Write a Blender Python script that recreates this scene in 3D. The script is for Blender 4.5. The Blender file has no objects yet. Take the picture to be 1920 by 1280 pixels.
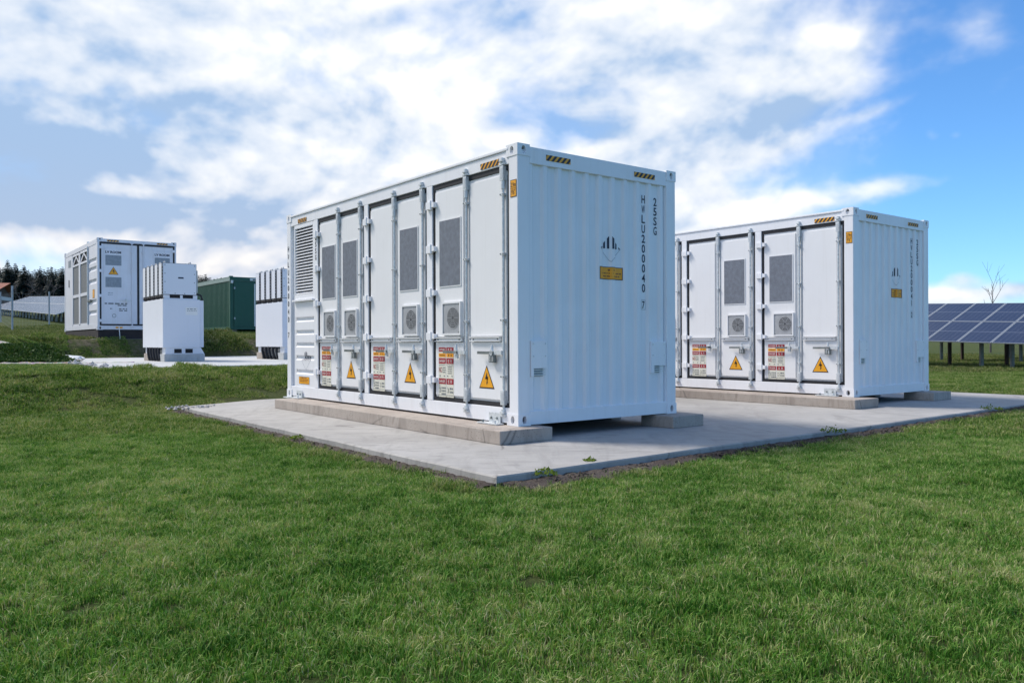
import bpy, bmesh, math, random
import numpy as np
from mathutils import Vector, Matrix

SC = bpy.context.scene
COL = SC.collection
PI = math.pi
TH = 0.6591                      # all the containers stand square to this bearing
CT, ST = math.cos(TH), math.sin(TH)
CAM_Z = 1.08
A0 = (0.0622, 8.2341)            # near corner of the nearest container

# ---------------------------------------------------------------- camera
cam = bpy.data.cameras.new('camera')
cam.sensor_width = 36.0
cam.lens = 1513.65 / 1920 * 36.0
cam.clip_start = 0.05
cam.clip_end = 3000
camo = bpy.data.objects.new('camera', cam)
COL.objects.link(camo)
camo.matrix_world = (Matrix.Translation((0, 0, CAM_Z)) @ Matrix.Rotation(PI / 2, 4, 'X') @ Matrix.Rotation(-0.0037, 4, 'Z'))
SC.camera = camo

# ---------------------------------------------------------------- colour management, sun
SC.view_settings.view_transform = 'Standard'
SC.view_settings.look = 'None'
SC.view_settings.exposure = 0.62
SC.view_settings.gamma = 1.0
SC.view_settings.use_curve_mapping = False
SC.cycles.use_denoising = True
SC.cycles.max_bounces = 6
SC.cycles.diffuse_bounces = 3
SC.cycles.transparent_max_bounces = 6

SUN_EL = math.radians(50)
_su, _sv = -0.50, 0.866                # towards the sun: across the door side, along the containers
SUN_DIR = Vector(((_su * CT - _sv * ST) * math.cos(SUN_EL), (_su * ST + _sv * CT) * math.cos(SUN_EL), math.sin(SUN_EL))).normalized()
sun = bpy.data.lights.new('sun', 'SUN')
sun.energy = 2.65
sun.angle = math.radians(15)
sun.color = (1.0, 0.93, 0.84)
suno = bpy.data.objects.new('sun', sun)
COL.objects.link(suno)
suno.rotation_euler = SUN_DIR.to_track_quat('Z', 'Y').to_euler()

# ---------------------------------------------------------------- sky: Nishita plus a layer of clouds
def smooth(a, b, x):
    t = np.clip((np.asarray(x, dtype=np.float32) - a) / (b - a), 0, 1)
    return t * t * (3 - 2 * t)

def vnoise(x, y, seed):
    rs = np.random.RandomState(seed)
    tab = rs.rand(256, 256).astype(np.float32)
    xi = np.floor(x).astype(np.int32); yi = np.floor(y).astype(np.int32)
    fx = (x - xi).astype(np.float32); fy = (y - yi).astype(np.float32)
    fx = fx * fx * fx * (fx * (fx * 6 - 15) + 10); fy = fy * fy * fy * (fy * (fy * 6 - 15) + 10)
    xi &= 255; yi &= 255
    x1 = (xi + 1) & 255; y1 = (yi + 1) & 255
    a = tab[yi, xi]; b = tab[yi, x1]; c = tab[y1, xi]; d = tab[y1, x1]
    return a + (b - a) * fx + (c - a) * fy + (a - b - c + d) * fx * fy

def fbm(x, y, seed, octv=6, gain=0.5):
    s = np.zeros_like(x, dtype=np.float32); amp = 1.0; tot = 0.0
    ca, sa = math.cos(0.6), math.sin(0.6)
    for k in range(octv):
        s += amp * vnoise(x, y, seed + k * 7)
        tot += amp; amp *= gain
        x, y = (x * ca - y * sa) * 2.03 + 17.3, (x * sa + y * ca) * 2.03 + 5.1
    return s / tot

def cloud_image():
    W, H = 4096, 2048
    r0 = H // 2 - 24
    rows = np.arange(r0, H); cols = np.arange(W)
    el = ((rows + 0.5) / H - 0.5) * PI
    ph = -((cols + 0.5) / W - 0.5) * 2 * PI
    EL, PH = np.meshgrid(el.astype(np.float32), ph.astype(np.float32), indexing='ij')
    dx, dy, dz = np.cos(EL) * np.cos(PH), np.cos(EL) * np.sin(PH), np.sin(EL)
    AZ = np.degrees(np.arctan2(dx, dy)); ELD = np.degrees(EL)
    k = np.clip(dz, 0, 1) + 0.34
    X, Y = dx / k * 1.7, dy / k * 1.7
    wx = fbm(X * 1.1 + 3, Y * 1.1, 11, 3) - 0.5; wy = fbm(X * 1.1, Y * 1.1 + 9, 23, 3) - 0.5
    n1 = fbm(X * 1.6 + wx * 0.9 + 40, Y * 1.6 + wy * 0.9 + 40, 101, 8, 0.56)
    ax, ay = AZ / 6.5 + 60, ELD / 4.2 + 20                       # cumulus puffs
    n2 = fbm(ax + wx * 0.8, ay + wy * 0.8, 211, 8, 0.55)
    low = smooth(20, 5, ELD)
    n = (n1 - 0.5) * (0.9 - 0.5 * low) + (n2 - 0.5) * (0.55 + 0.35 * low)

    def P(px, py):                                               # bearing and height of a point of the sky
        a, b = (px - 960) / 1513.65, (640 - py) / 1513.65
        return math.degrees(math.atan(a)), math.degrees(math.atan(b * math.cos(math.atan(a))))
    def g(px, py, rx, ry, rot=0):
        a, e = P(px, py)
        rx, ry = rx / 26.4, ry / 26.4
        c, s = math.cos(math.radians(rot)), math.sin(math.radians(rot))
        u, v = AZ - a, ELD - e
        uu, vv = (u * c + v * s) / rx, (-u * s + v * c) / ry
        return np.exp(-(uu * uu + vv * vv))
    # cover: mostly closed on the left, open on the right and behind
    rt = smooth(9, 27, AZ) * (1 - smooth(168, 180, AZ))
    cov = 0.80 - 0.66 * rt - 0.06 * smooth(33, 60, AZ) * (1 - smooth(168, 180, AZ)) - 0.72 * smooth(168, 180, AZ) - 0.50 * smooth(-110, -170, AZ)
    B = lambda lst: sum(w * g(*q) for w, q in lst)
    cov = cov + B([
        (-.50, (1850, 300, 220, 130)), (-.30, (1700, 430, 200, 45)), (-.25, (1560, 280, 130, 40, 18)), (-.35, (1870, 450, 130, 60)),
        (-.20, (1190, 345, 60, 24)), (-.18, (1390, 330, 50, 20)),
        (.30, (60, 320, 260, 110)), (.16, (70, 385, 220, 40)), (.22, (350, 420, 260, 60)), (-.30, (560, 95, 80, 60)), (-.34, (660, 165, 70, 36)), (-.12, (950, 190, 50, 50)),
        (.10, (1090, 195, 130, 44, 10)), (-.06, (1030, 60, 70, 40)), (-.2, (700, 350, 50, 16)), (-.16, (280, 225, 60, 30)),
        (.50, (1590, 95, 150, 45, 24)), (.42, (1420, 165, 130, 40, 24)), (.55, (1640, 358, 130, 22, 8)), (.30, (1490, 375, 40, 18)), (.45, (1850, 40, 60, 45)),
        (.52, (1400, 240, 190, 60, 10)), (.32, (1310, 270, 140, 50)), (.62, (1410, 405, 60, 26)), (.60, (1300, 370, 70, 50)), (.45, (1290, 420, 80, 30)), (.35, (1480, 320, 90, 30)), (.4, (1500, 270, 80, 30, 15)), (.32, (1640, 212, 45, 9, 14)),
        (.75, (1805, 525, 34, 14)), (.75, (1800, 556, 170, 16)), (.5, (1905, 540, 30, 10)), (.25, (1750, 258, 13, 10)), (.25, (1795, 258, 11, 9)), (.3, (1320, 60, 160, 60, 10)),
        (.20, (1150, 60, 150, 50, 12)), (.20, (840, 110, 120, 90)), (.12, (300, 80, 220, 70)), (.2, (450, 330, 220, 110)), (.2, (840, 270, 120, 50)),
    ])
    op = smooth(0.03, 0.92, cov + n * 1.35)
    # brightness of the cloud itself: sun-lit edges white, thick bases grey-blue
    n1b = fbm((X + .10) * 1.6 + wx * 0.9 + 40, (Y - .10) * 1.6 + wy * 0.9 + 40, 101, 7, 0.56)
    n2b = fbm(ax - 0.10 + wx * .8, ay + 0.26 + wy * .8, 211, 7, 0.55)
    relief = (n1 - n1b) * (1 - low) * 0.8 + (n2 - n2b) * (0.65 + 0.40 * low)
    br = 0.69 + relief + 0.10 * (n1 - 0.5) + B([
        (.16, (480, 90, 180, 90)), (.18, (870, 120, 130, 90)), (.12, (450, 280, 170, 50)), (.20, (250, 350, 110, 26)), (.16, (820, 280, 140, 50)),
        (.16, (100, 140, 80, 50)), (.20, (60, 445, 150, 18)), (.12, (1600, 90, 140, 50)), (.16, (1640, 350, 120, 18)), (.18, (1410, 402, 60, 18)), (.12, (1200, 60, 120, 40)),
        (-.40, (40, 285, 260, 66)), (-.36, (70, 388, 220, 34)), (-.14, (330, 215, 220, 60)), (-.12, (600, 60, 60, 60)), (-.10, (660, 230, 90, 50)), (-.12, (150, 60, 120, 50)), (-.14, (420, 190, 120, 40)), (-.16, (380, 400, 190, 22)), (-.20, (420, 450, 200, 26)),
        (-.10, (60, 180, 120, 60)), (-.10, (1100, 240, 150, 36)), (-.10, (960, 60, 80, 40)), (-.08, (1260, 110, 140, 30)), (-.10, (1800, 572, 120, 12)),
    ])
    br = np.clip(br, 0.46, 1.12)
    op = np.maximum(op, 0.66 * (1 - rt) * (1 - smooth(-100, -150, AZ)) * (1 - smooth(165, 180, AZ)))   # thin veil of high cloud on the left half
    op = op * smooth(-1.5, 0.3, ELD)
    img = np.zeros((H, W, 4), dtype=np.float32); img[..., 3] = 1
    img[r0:, :, 0] = op; img[r0:, :, 1] = br
    img[r0:, :, 2] = smooth(14, 2, ELD) * smooth(20, -20, AZ)   # creamier low in the left sky
    im = bpy.data.images.new('cloud_cover', W, H, alpha=False, float_buffer=True, is_data=True)
    im.pixels.foreach_set(img.ravel()); im.update()
    im.pack()
    return im

class NT:
    """small helper to wire shader nodes"""
    def __init__(s, tree): s.t = tree; s.n = tree.nodes; s.l = tree.links
    def new(s, typ, **kw):
        nd = s.n.new(typ)
        for k, v in kw.items(): setattr(nd, k, v)
        return nd
    def put(s, sock, v):
        if isinstance(v, bpy.types.NodeSocket): s.l.new(v, sock)
        elif isinstance(v, (tuple, list)) and sock.type == 'RGBA' and len(v) == 3: sock.default_value = (*v, 1)
        else: sock.default_value = v
    def math(s, op, a, b=0.0, c=0.0, clamp=False):
        nd = s.new('ShaderNodeMath', operation=op, use_clamp=clamp)
        for i, v in enumerate((a, b, c)): s.put(nd.inputs[i], v)
        return nd.outputs[0]
    def mix(s, f, a, b, blend='MIX'):
        nd = s.new('ShaderNodeMix', data_type='RGBA', blend_type=blend)
        s.put(nd.inputs[0], f); s.put(nd.inputs[6], a); s.put(nd.inputs[7], b)
        return nd.outputs[2]
    def noise(s, vec, scale, detail=4, rough=0.55, dist=0.0):
        nd = s.new('ShaderNodeTexNoise')
        s.l.new(vec, nd.inputs['Vector'])
        nd.inputs['Scale'].default_value = scale; nd.inputs['Detail'].default_value = detail
        nd.inputs['Roughness'].default_value = rough; nd.inputs['Distortion'].default_value = dist
        return nd.outputs['Fac']
    def ramp(s, fac, stops):
        nd = s.new('ShaderNodeValToRGB'); s.l.new(fac, nd.inputs[0])
        e = nd.color_ramp.elements
        while len(e) < len(stops): e.new(0.5)
        for i, (p, c) in enumerate(stops):
            e[i].position = p; e[i].color = (*c, 1) if len(c) == 3 else c
        return nd.outputs[0]
    def maprange(s, v, a, b, c=0.0, d=1.0):
        nd = s.new('ShaderNodeMapRange'); s.put(nd.inputs[0], v)
        for i, x in enumerate((a, b, c, d)): nd.inputs[i + 1].default_value = x
        return nd.outputs[0]
    def pos(s, scale=(1, 1, 1)):
        g = s.new('ShaderNodeNewGeometry')
        mp = s.new('ShaderNodeMapping'); s.l.new(g.outputs['Position'], mp.inputs[0]); mp.inputs['Scale'].default_value = scale
        return mp.outputs[0]

world = bpy.data.worlds.new('World'); SC.world = world; world.use_nodes = True
def build_world():
    w = NT(world.node_tree); w.n.clear()
    sky = w.new('ShaderNodeTexSky', sky_type='NISHITA', sun_disc=False)
    sky.sun_elevation = SUN_EL
    sky.sun_rotation = math.atan2(SUN_DIR.x, SUN_DIR.y)
    sky.air_density = 1.0; sky.dust_density = 0.1; sky.ozone_density = 2.0
    hs = w.new('ShaderNodeMix', data_type='RGBA', blend_type='MULTIPLY'); hs.inputs[0].default_value = 1.0
    w.l.new(sky.outputs[0], hs.inputs[6]); hs.inputs[7].default_value = (.56, .92, 1.27, 1)
    b1 = w.new('ShaderNodeBackground'); w.l.new(hs.outputs[2], b1.inputs[0]); b1.inputs[1].default_value = 0.100
    env = w.new('ShaderNodeTexEnvironment', image=cloud_image(), interpolation='Cubic')
    sep = w.new('ShaderNodeSeparateColor'); w.l.new(env.outputs[0], sep.inputs[0])
    cool = w.ramp(sep.outputs[1], [(0.34, (.22, .40, .68)), (0.50, (.42, .57, .80)), (0.66, (.70, .78, .90)), (0.92, (1.03, 1.03, 1.03))])
    warm = w.ramp(sep.outputs[1], [(0.34, (.28, .42, .64)), (0.50, (.50, .58, .72)), (0.66, (.74, .76, .83)), (0.92, (1.06, 1.01, .95))])
    col = w.mix(sep.outputs[2], cool, warm)
    b2 = w.new('ShaderNodeBackground'); w.l.new(col, b2.inputs[0]); b2.inputs[1].default_value = 0.70
    mx = w.new('ShaderNodeMixShader'); w.l.new(sep.outputs[0], mx.inputs[0]); w.l.new(b1.outputs[0], mx.inputs[1]); w.l.new(b2.outputs[0], mx.inputs[2])
    out = w.new('ShaderNodeOutputWorld'); w.l.new(mx.outputs[0], out.inputs[0])
build_world()

# ---------------------------------------------------------------- materials
def mat_nodes(name):
    m = bpy.data.materials.new(name); m.use_nodes = True
    t = NT(m.node_tree); bs = t.n['Principled BSDF']
    return m, t, bs
def plain(name, col, rough=0.5, metal=0.0, vary=0.06, scale=6.0, bump=0.0, bscale=40.0, spec=0.5):
    m, t, bs = mat_nodes(name)
    p = t.pos()
    n = t.noise(p, scale, 5)
    dark = tuple(c * (1 - 2.2 * vary) for c in col); lite = tuple(min(1, c * (1 + 2.2 * vary)) for c in col)
    c = t.ramp(n, [(0.25, dark), (0.75, lite)])
    t.l.new(c, bs.inputs['Base Color'])
    bs.inputs['Roughness'].default_value = rough; bs.inputs['Metallic'].default_value = metal
    bs.inputs['Specular IOR Level'].default_value = spec
    if bump:
        b = t.new('ShaderNodeBump'); b.inputs['Strength'].default_value = bump; b.inputs['Distance'].default_value = 0.01
        t.l.new(t.noise(p, bscale, 4), b.inputs['Height']); t.l.new(b.outputs[0], bs.inputs['Normal'])
    return m
def paint(name, col, rough=0.38, dirt=0.10, dirtcol=(.40, .36, .31)):
    """sheet metal paint: faint vertical run marks, blotches of dust, slight oil-canning"""
    m, t, bs = mat_nodes(name)
    p = t.pos(); ps = t.pos((7, 7, 0.35))
    runs = t.maprange(t.noise(ps, 2.6, 5, 0.6), 0.52, 0.80)
    blot = t.maprange(t.noise(p, 1.7, 6, 0.62), 0.45, 0.78)
    f = t.math('MULTIPLY', t.math('ADD', t.math('MULTIPLY', runs, 0.9), t.math('MULTIPLY', blot, 0.7)), dirt, clamp=True)
    t.l.new(t.mix(f, col, dirtcol), bs.inputs['Base Color'])
    t.l.new(t.maprange(t.noise(p, 5, 3), 0.3, 0.7, rough - 0.06, rough + 0.08), bs.inputs['Roughness'])
    b = t.new('ShaderNodeBump'); b.inputs['Strength'].default_value = 0.25; b.inputs['Distance'].default_value = 0.012
    t.l.new(t.noise(p, 2.2, 2), b.inputs['Height']); t.l.new(b.outputs[0], bs.inputs['Normal'])
    return m

M = {}
M['white'] = paint('white_paint', (.82, .825, .86), 0.36, 0.15)
M['door'] = paint('white_door_paint', (.80, .80, .815), 0.34, 0.10)
M['white_lv'] = paint('white_paint_weathered', (.72, .73, .79), 0.40, 0.24)
M['cab'] = paint('cabinet_powder_coat', (.72, .74, .79), 0.45, 0.05)
M['strip'] = plain('zinc_and_shade_grey', (.52, .55, .58), 0.5, 0.1, 0.06, 20)  # sleeve plates, and the painted shade of the recesses beside the door rods
M['steel'] = plain('galvanised_steel', (.64, .67, .69), 0.42, 0.3, 0.10, 30, 0.15, 60)
M['gasket'] = plain('black_rubber', (.012, .013, .018), 0.6, 0, 0.1)
M['dark'] = plain('dark_void', (.01, .01, .012), 0.8, 0)
M['black'] = plain('black_print', (.012, .015, .03), 0.5, 0, 0.05)
M['navy'] = plain('dark_blue_print', (.012, .02, .05), 0.5, 0, 0.05)
M['yellow'] = plain('yellow_film', (.80, .36, .012), 0.45, 0, 0.05, 12)
M['amber'] = plain('amber_film', (.88, .36, .012), 0.5, 0, 0.07, 9)
M['red'] = plain('red_film', (.33, .018, .03), 0.45, 0, 0.05)
M['whitefilm'] = plain('white_film', (.80, .79, .76), 0.5, 0, 0.03)
M['cream'] = plain('aged_film', (.70, .68, .58), 0.5, 0, 0.05)
M['brownprint'] = plain('brown_print', (.22, .06, .01), 0.5, 0, 0.05)
M['greyprint'] = plain('grey_print', (.16, .18, .20), 0.5, 0, 0.05)
M['alu'] = plain('aluminium', (.40, .42, .44), 0.42, 0.5, 0.06, 14)
M['green'] = paint('green_paint', (.012, .085, .05), 0.42, 0.05, (.10, .12, .09))
M['greentrim'] = plain('pale_green_trim', (.26, .34, .32), 0.5, 0, 0.06)
M['plinth'] = plain('dark_membrane', (.018, .013, .014), 0.75, 0, 0.3, 5, 0.4, 14)
M['bark'] = plain('bark', (.055, .045, .038), 0.9, 0, 0.2, 8, 0.4, 30)
M['twig'] = plain('bare_twigs', (.10, .085, .08), 0.9, 0, 0.15, 3)
M['postgrey'] = plain('weathered_post', (.42, .43, .45), 0.6, 0.2, 0.12, 9)
M['rail'] = plain('dull_steel', (.20, .22, .22), 0.5, 0.5, 0.15, 9)
M['rooftile'] = plain('red_roof_tile', (.30, .10, .06), 0.8, 0, 0.15, 4)
M['plaster'] = plain('plaster', (.62, .62, .63), 0.8, 0, 0.04)
M['timber'] = plain('dark_timber', (.05, .03, .022), 0.8, 0, 0.15)
M['glass'] = plain('window_glass', (.03, .035, .05), 0.1, 0, 0.02)
M['sheet'] = plain('crumpled_white_sheet', (.62, .64, .66), 0.5, 0, 0.08, 9)
M['stone'] = plain('broken_concrete', (.44, .42, .40), 0.9, 0, 0.14, 14, 0.4, 60)

def perforated(name, plate, hole, pitch):
    m, t, bs = mat_nodes(name)
    tc = t.new('ShaderNodeTexCoord')
    sp = t.new('ShaderNodeSeparateXYZ'); t.l.new(tc.outputs['UV'], sp.inputs[0])
    u = t.math('MULTIPLY', sp.outputs[0], 2 * PI / pitch); v = t.math('MULTIPLY', sp.outputs[1], 2 * PI / pitch * 0.577)
    a = t.math('SINE', t.math('ADD', t.math('MULTIPLY', u, 0.5), v)); b = t.math('SINE', t.math('SUBTRACT', t.math('MULTIPLY', u, 0.5), v))
    f = t.maprange(t.math('MULTIPLY', a, b), -0.15, 0.35)
    n = t.maprange(t.noise(t.pos(), 18, 3), 0.3, 0.7, 0.85, 1.15)
    c = t.mix(f, plate, hole)
    c2 = t.mix(1.0, c, n, 'MULTIPLY')
    t.l.new(c2, bs.inputs['Base Color']); bs.inputs['Roughness'].default_value = 0.6; bs.inputs['Metallic'].default_value = 0.1
    return m
M['mesh'] = perforated('perforated_plate', (.215, .24, .285), (.09, .10, .13), 0.014)
M['meshlv'] = perforated('perforated_plate_grey', (.22, .23, .24), (.12, .125, .13), 0.03)
M['ventpale'] = perforated('pale_louvred_plate', (.30, .34, .38), (.20, .23, .27), 0.03)
M['fanplate'] = plain('fan_guard_plate', (.38, .39, .41), 0.5, 0.1, 0.05, 20)
M['fandark'] = plain('fan_guard_dark', (.085, .09, .10), 0.6, 0.1, 0.1, 20)

def concrete(name, c1, c2, c3, pits=0.0, wet=0.5):
    m, t, bs = mat_nodes(name)
    p = t.pos(); big = t.noise(p, 0.55, 6, 0.6, 0.6); mid = t.noise(p, 3.0, 6, 0.62); fine = t.noise(p, 55, 5, 0.7)
    trow = t.noise(t.pos((1.2, 5.0, 1)), 1.5, 5, 0.6, 1.5)
    c = t.ramp(big, [(0.30, c1), (0.52, c2), (0.72, c3)])
    c = t.mix(t.maprange(trow, 0.52, 0.72, 0, 0.75), c, tuple(x * 0.60 for x in c1))
    st = t.noise(t.pos((2.5, .7, 1)), 0.9, 6, 0.65, 2.0)
    c = t.mix(t.maprange(st, 0.50, 0.66, 0, 0.45), c, tuple(x * 0.70 for x in c1))
    c = t.mix(t.maprange(mid, 0.35, 0.75, 0, 0.35), c, tuple(x * 0.80 for x in c2))
    c = t.mix(t.maprange(fine, 0.40, 0.75, 0, 0.30), c, tuple(x * 0.7 for x in c2))
    ve = t.new('ShaderNodeTexVoronoi', feature='DISTANCE_TO_EDGE'); ve.inputs['Scale'].default_value = 0.42
    dv = t.new('ShaderNodeMixRGB'); dv.inputs[0].default_value = 0.10; t.l.new(p, dv.inputs[1]); nn = t.new('ShaderNodeTexNoise'); t.l.new(p, nn.inputs['Vector']); nn.inputs['Scale'].default_value = 2.2; nn.inputs['Detail'].default_value = 6; t.l.new(nn.outputs['Color'], dv.inputs[2]); t.l.new(dv.outputs[0], ve.inputs['Vector'])
    ck = t.math('MULTIPLY', t.maprange(ve.outputs['Distance'], 0.0, 0.006, 1, 0), t.maprange(t.noise(p, 0.8, 2), 0.50, 0.58), clamp=True)
    c = t.mix(t.math('MULTIPLY', ck, 0.7), c, (.10, .09, .085))
    if pits:
        vo = t.new('ShaderNodeTexVoronoi'); t.l.new(p, vo.inputs['Vector']); vo.inputs['Scale'].default_value = 34
        pf = t.math('MULTIPLY', t.maprange(vo.outputs['Distance'], 0.10, 0.22, 1, 0), t.maprange(mid, 0.42, 0.60), clamp=True)
        c = t.mix(t.math('MULTIPLY', pf, pits), c, (.10, .07, .055))
    t.l.new(c, bs.inputs['Base Color'])
    t.l.new(t.maprange(big, 0.3, 0.7, 0.85 - 0.25 * wet, 0.9), bs.inputs['Roughness'])
    b = t.new('ShaderNodeBump'); b.inputs['Strength'].default_value = 0.35; b.inputs['Distance'].default_value = 0.008
    t.l.new(t.math('ADD', fine, t.math('MULTIPLY', mid, 1.5)), b.inputs['Height']); t.l.new(b.outputs[0], bs.inputs['Normal'])
    return m
M['pad'] = concrete('slab_concrete', (.31, .295, .28), (.40, .385, .365), (.47, .45, .43))
M['pad2'] = concrete('slab_concrete_pale', (.46, .47, .47), (.52, .53, .53), (.58, .58, .58))
M['block'] = concrete('footing_concrete', (.32, .27, .235), (.41, .355, .31), (.47, .42, .375), 0.8, 0.0)

def soil_mat():
    m, t, bs = mat_nodes('soil')
    p = t.pos(); a = t.noise(p, 3, 6); f = t.noise(p, 40, 6, 0.7)
    c = t.ramp(a, [(0.3, (.035, .026, .022)), (0.5, (.075, .055, .045)), (0.7, (.13, .105, .085))])
    c = t.mix(t.maprange(f, 0.45, 0.7, 0, 0.6), c, (.03, .022, .018))
    t.l.new(c, bs.inputs['Base Color']); bs.inputs['Roughness'].default_value = 0.95
    b = t.new('ShaderNodeBump'); b.inputs['Strength'].default_value = 0.8; b.inputs['Distance'].default_value = 0.03
    t.l.new(f, b.inputs['Height']); t.l.new(b.outputs[0], bs.inputs['Normal'])
    return m
M['soil'] = soil_mat()
def gravel_mat():
    m, t, bs = mat_nodes('gravel')
    p = t.pos(); vo = t.new('ShaderNodeTexVoronoi'); t.l.new(p, vo.inputs['Vector']); vo.inputs['Scale'].default_value = 18
    c = t.mix(t.maprange(t.noise(p, 2.0, 5), 0.4, 0.65), (.30, .28, .25), (.42, .40, .36))
    c = t.mix(0.35, c, vo.outputs['Color'], 'SOFT_LIGHT')
    t.l.new(c, bs.inputs['Base Color']); bs.inputs['Roughness'].default_value = 0.95
    b = t.new('ShaderNodeBump'); b.inputs['Strength'].default_value = 0.7; b.inputs['Distance'].default_value = 0.03
    t.l.new(vo.outputs['Distance'], b.inputs['Height']); t.l.new(b.outputs[0], bs.inputs['Normal'])
    return m
M['gravel'] = gravel_mat()

def ground_mat():
    m, t, bs = mat_nodes('turf_ground')
    p = t.pos()
    a = t.noise(p, 0.25, 5, 0.6); b_ = t.noise(p, 1.6, 6, 0.65); f = t.noise(p, 26, 6, 0.75)
    c = t.ramp(a, [(0.32, (.045, .072, .018)), (0.5, (.070, .095, .028)), (0.68, (.12, .122, .045))])
    c = t.mix(t.maprange(b_, 0.50, 0.72, 0, 0.75), c, (.075, .066, .032))
    c = t.mix(t.maprange(f, 0.45, 0.70, 0, 0.7), c, (.020, .034, .010))
    ea = t.new('ShaderNodeAttribute', attribute_name='earth')
    e7 = t.noise(p, 6.5, 5, .65)
    c = t.mix(t.math('MULTIPLY', ea.outputs['Fac'], t.maprange(e7, .36, .58)), c, t.mix(t.maprange(t.noise(p, 11, 5, .7), .38, .62), (.045, .036, .027), (.21, .17, .13)))
    t.l.new(c, bs.inputs['Base Color']); bs.inputs['Roughness'].default_value = 0.95; bs.inputs['Specular IOR Level'].default_value = 0.1
    b = t.new('ShaderNodeBump'); b.inputs['Strength'].default_value = 0.9; b.inputs['Distance'].default_value = 0.05
    t.l.new(t.math('ADD', f, b_), b.inputs['Height']); t.l.new(b.outputs[0], bs.inputs['Normal'])
    return m
M['ground'] = ground_mat()

def leaf_mat(name, stops, trans=0.3, patch=None, hg=True):
    m, t, bs = mat_nodes(name)
    at = t.new('ShaderNodeAttribute', attribute_name='tint')
    p = t.pos()
    f = at.outputs['Fac']
    if patch:
        big = t.noise(p, patch[0], 5, 0.62); mid = t.noise(p, patch[1], 4, 0.6)
        f = t.math('ADD', f, t.math('MULTIPLY', t.math('SUBTRACT', big, 0.5), patch[2]))
        f = t.math('ADD', f, t.math('MULTIPLY', t.math('SUBTRACT', mid, 0.5), patch[3]), clamp=True)
    c = t.ramp(f, stops)
    d = t.new('ShaderNodeBsdfPrincipled'); bs2 = bs
    t.l.new(c, bs2.inputs['Base Color']); bs2.inputs['Roughness'].default_value = 0.55; bs2.inputs['Specular IOR Level'].default_value = 0.12
    t.n.remove(d)
    tr = t.new('ShaderNodeBsdfTranslucent'); t.l.new(t.mix(1.0, c, (1.0, 1.0, .55), 'MULTIPLY'), tr.inputs[0])
    mx = t.new('ShaderNodeMixShader'); mx.inputs[0].default_value = trans
    t.l.new(bs2.outputs[0], mx.inputs[1]); t.l.new(tr.outputs[0], mx.inputs[2])
    t.l.new(mx.outputs[0], t.n['Material Output'].inputs[0])
    return m
M['grass_rough'] = leaf_mat('rough_grass_blades', [(0.0, (.022, .055, .008)), (0.25, (.070, .125, .022)), (0.46, (.140, .195, .048)), (0.70, (.250, .255, .095)), (1.0, (.42, .36, .21))],
                      0.25, (0.35, 1.6, 1.0, 0.9))
M['grass_mid'] = leaf_mat('middle_grass_blades', [(0.0, (.025, .080, .009)), (0.25, (.082, .185, .025)), (0.46, (.165, .280, .054)), (0.70, (.310, .360, .112)), (1.0, (.50, .45, .26))],
                      0.28, (0.5, 2.2, 1.0, 1.05))
M['grass'] = leaf_mat('grass_blades', [(0.0, (.024, .094, .010)), (0.25, (.080, .215, .027)), (0.46, (.168, .332, .058)), (0.70, (.325, .415, .125)), (1.0, (.54, .50, .29))],
                      0.30, (0.6, 3.4, 1.0, 1.15))
M['conifer'] = leaf_mat('conifer_needles', [(0.0, (.010, .022, .023)), (0.5, (.018, .036, .034)), (1.0, (.036, .058, .048))], 0.1)
M['shrub'] = leaf_mat('shrub_leaves', [(0.0, (.022, .055, .012)), (0.5, (.050, .105, .024)), (1.0, (.10, .150, .045))], 0.2)
M['weed'] = leaf_mat('weed_leaves', [(0.0, (.10, .16, .02)), (1.0, (.22, .28, .05))], 0.3)

def pv_mat():
    m, t, bs = mat_nodes('solar_cells')
    tc = t.new('ShaderNodeTexCoord'); sp = t.new('ShaderNodeSeparateXYZ'); t.l.new(tc.outputs['UV'], sp.inputs[0])
    def line(v, n, w):
        fr = t.math('FRACT', t.math('MULTIPLY', v, n))
        d = t.math('ABSOLUTE', t.math('SUBTRACT', fr, 0.5))
        return t.math('GREATER_THAN', d, 0.5 - w)
    lu = line(sp.outputs[0], 6, 0.022); lv = line(sp.outputs[1], 24, 0.03)
    midl = t.math('LESS_THAN', t.math('ABSOLUTE', t.math('SUBTRACT', sp.outputs[1], 0.5)), 0.006)
    g = t.math('MAXIMUM', t.math('MULTIPLY', lu, 0.28), t.math('MULTIPLY', lv, 0.10)); g = t.math('MAXIMUM', g, t.math('MULTIPLY', midl, 0.5))
    c = t.mix(t.noise(t.pos(), 1.2, 3), (.022, .023, .040), (.034, .036, .058))
    c = t.mix(g, c, (.36, .38, .43))
    t.l.new(c, bs.inputs['Base Color']); bs.inputs['Roughness'].default_value = 0.22; bs.inputs['Specular IOR Level'].default_value = 0.42
    return m
M['pv'] = pv_mat()

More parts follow.
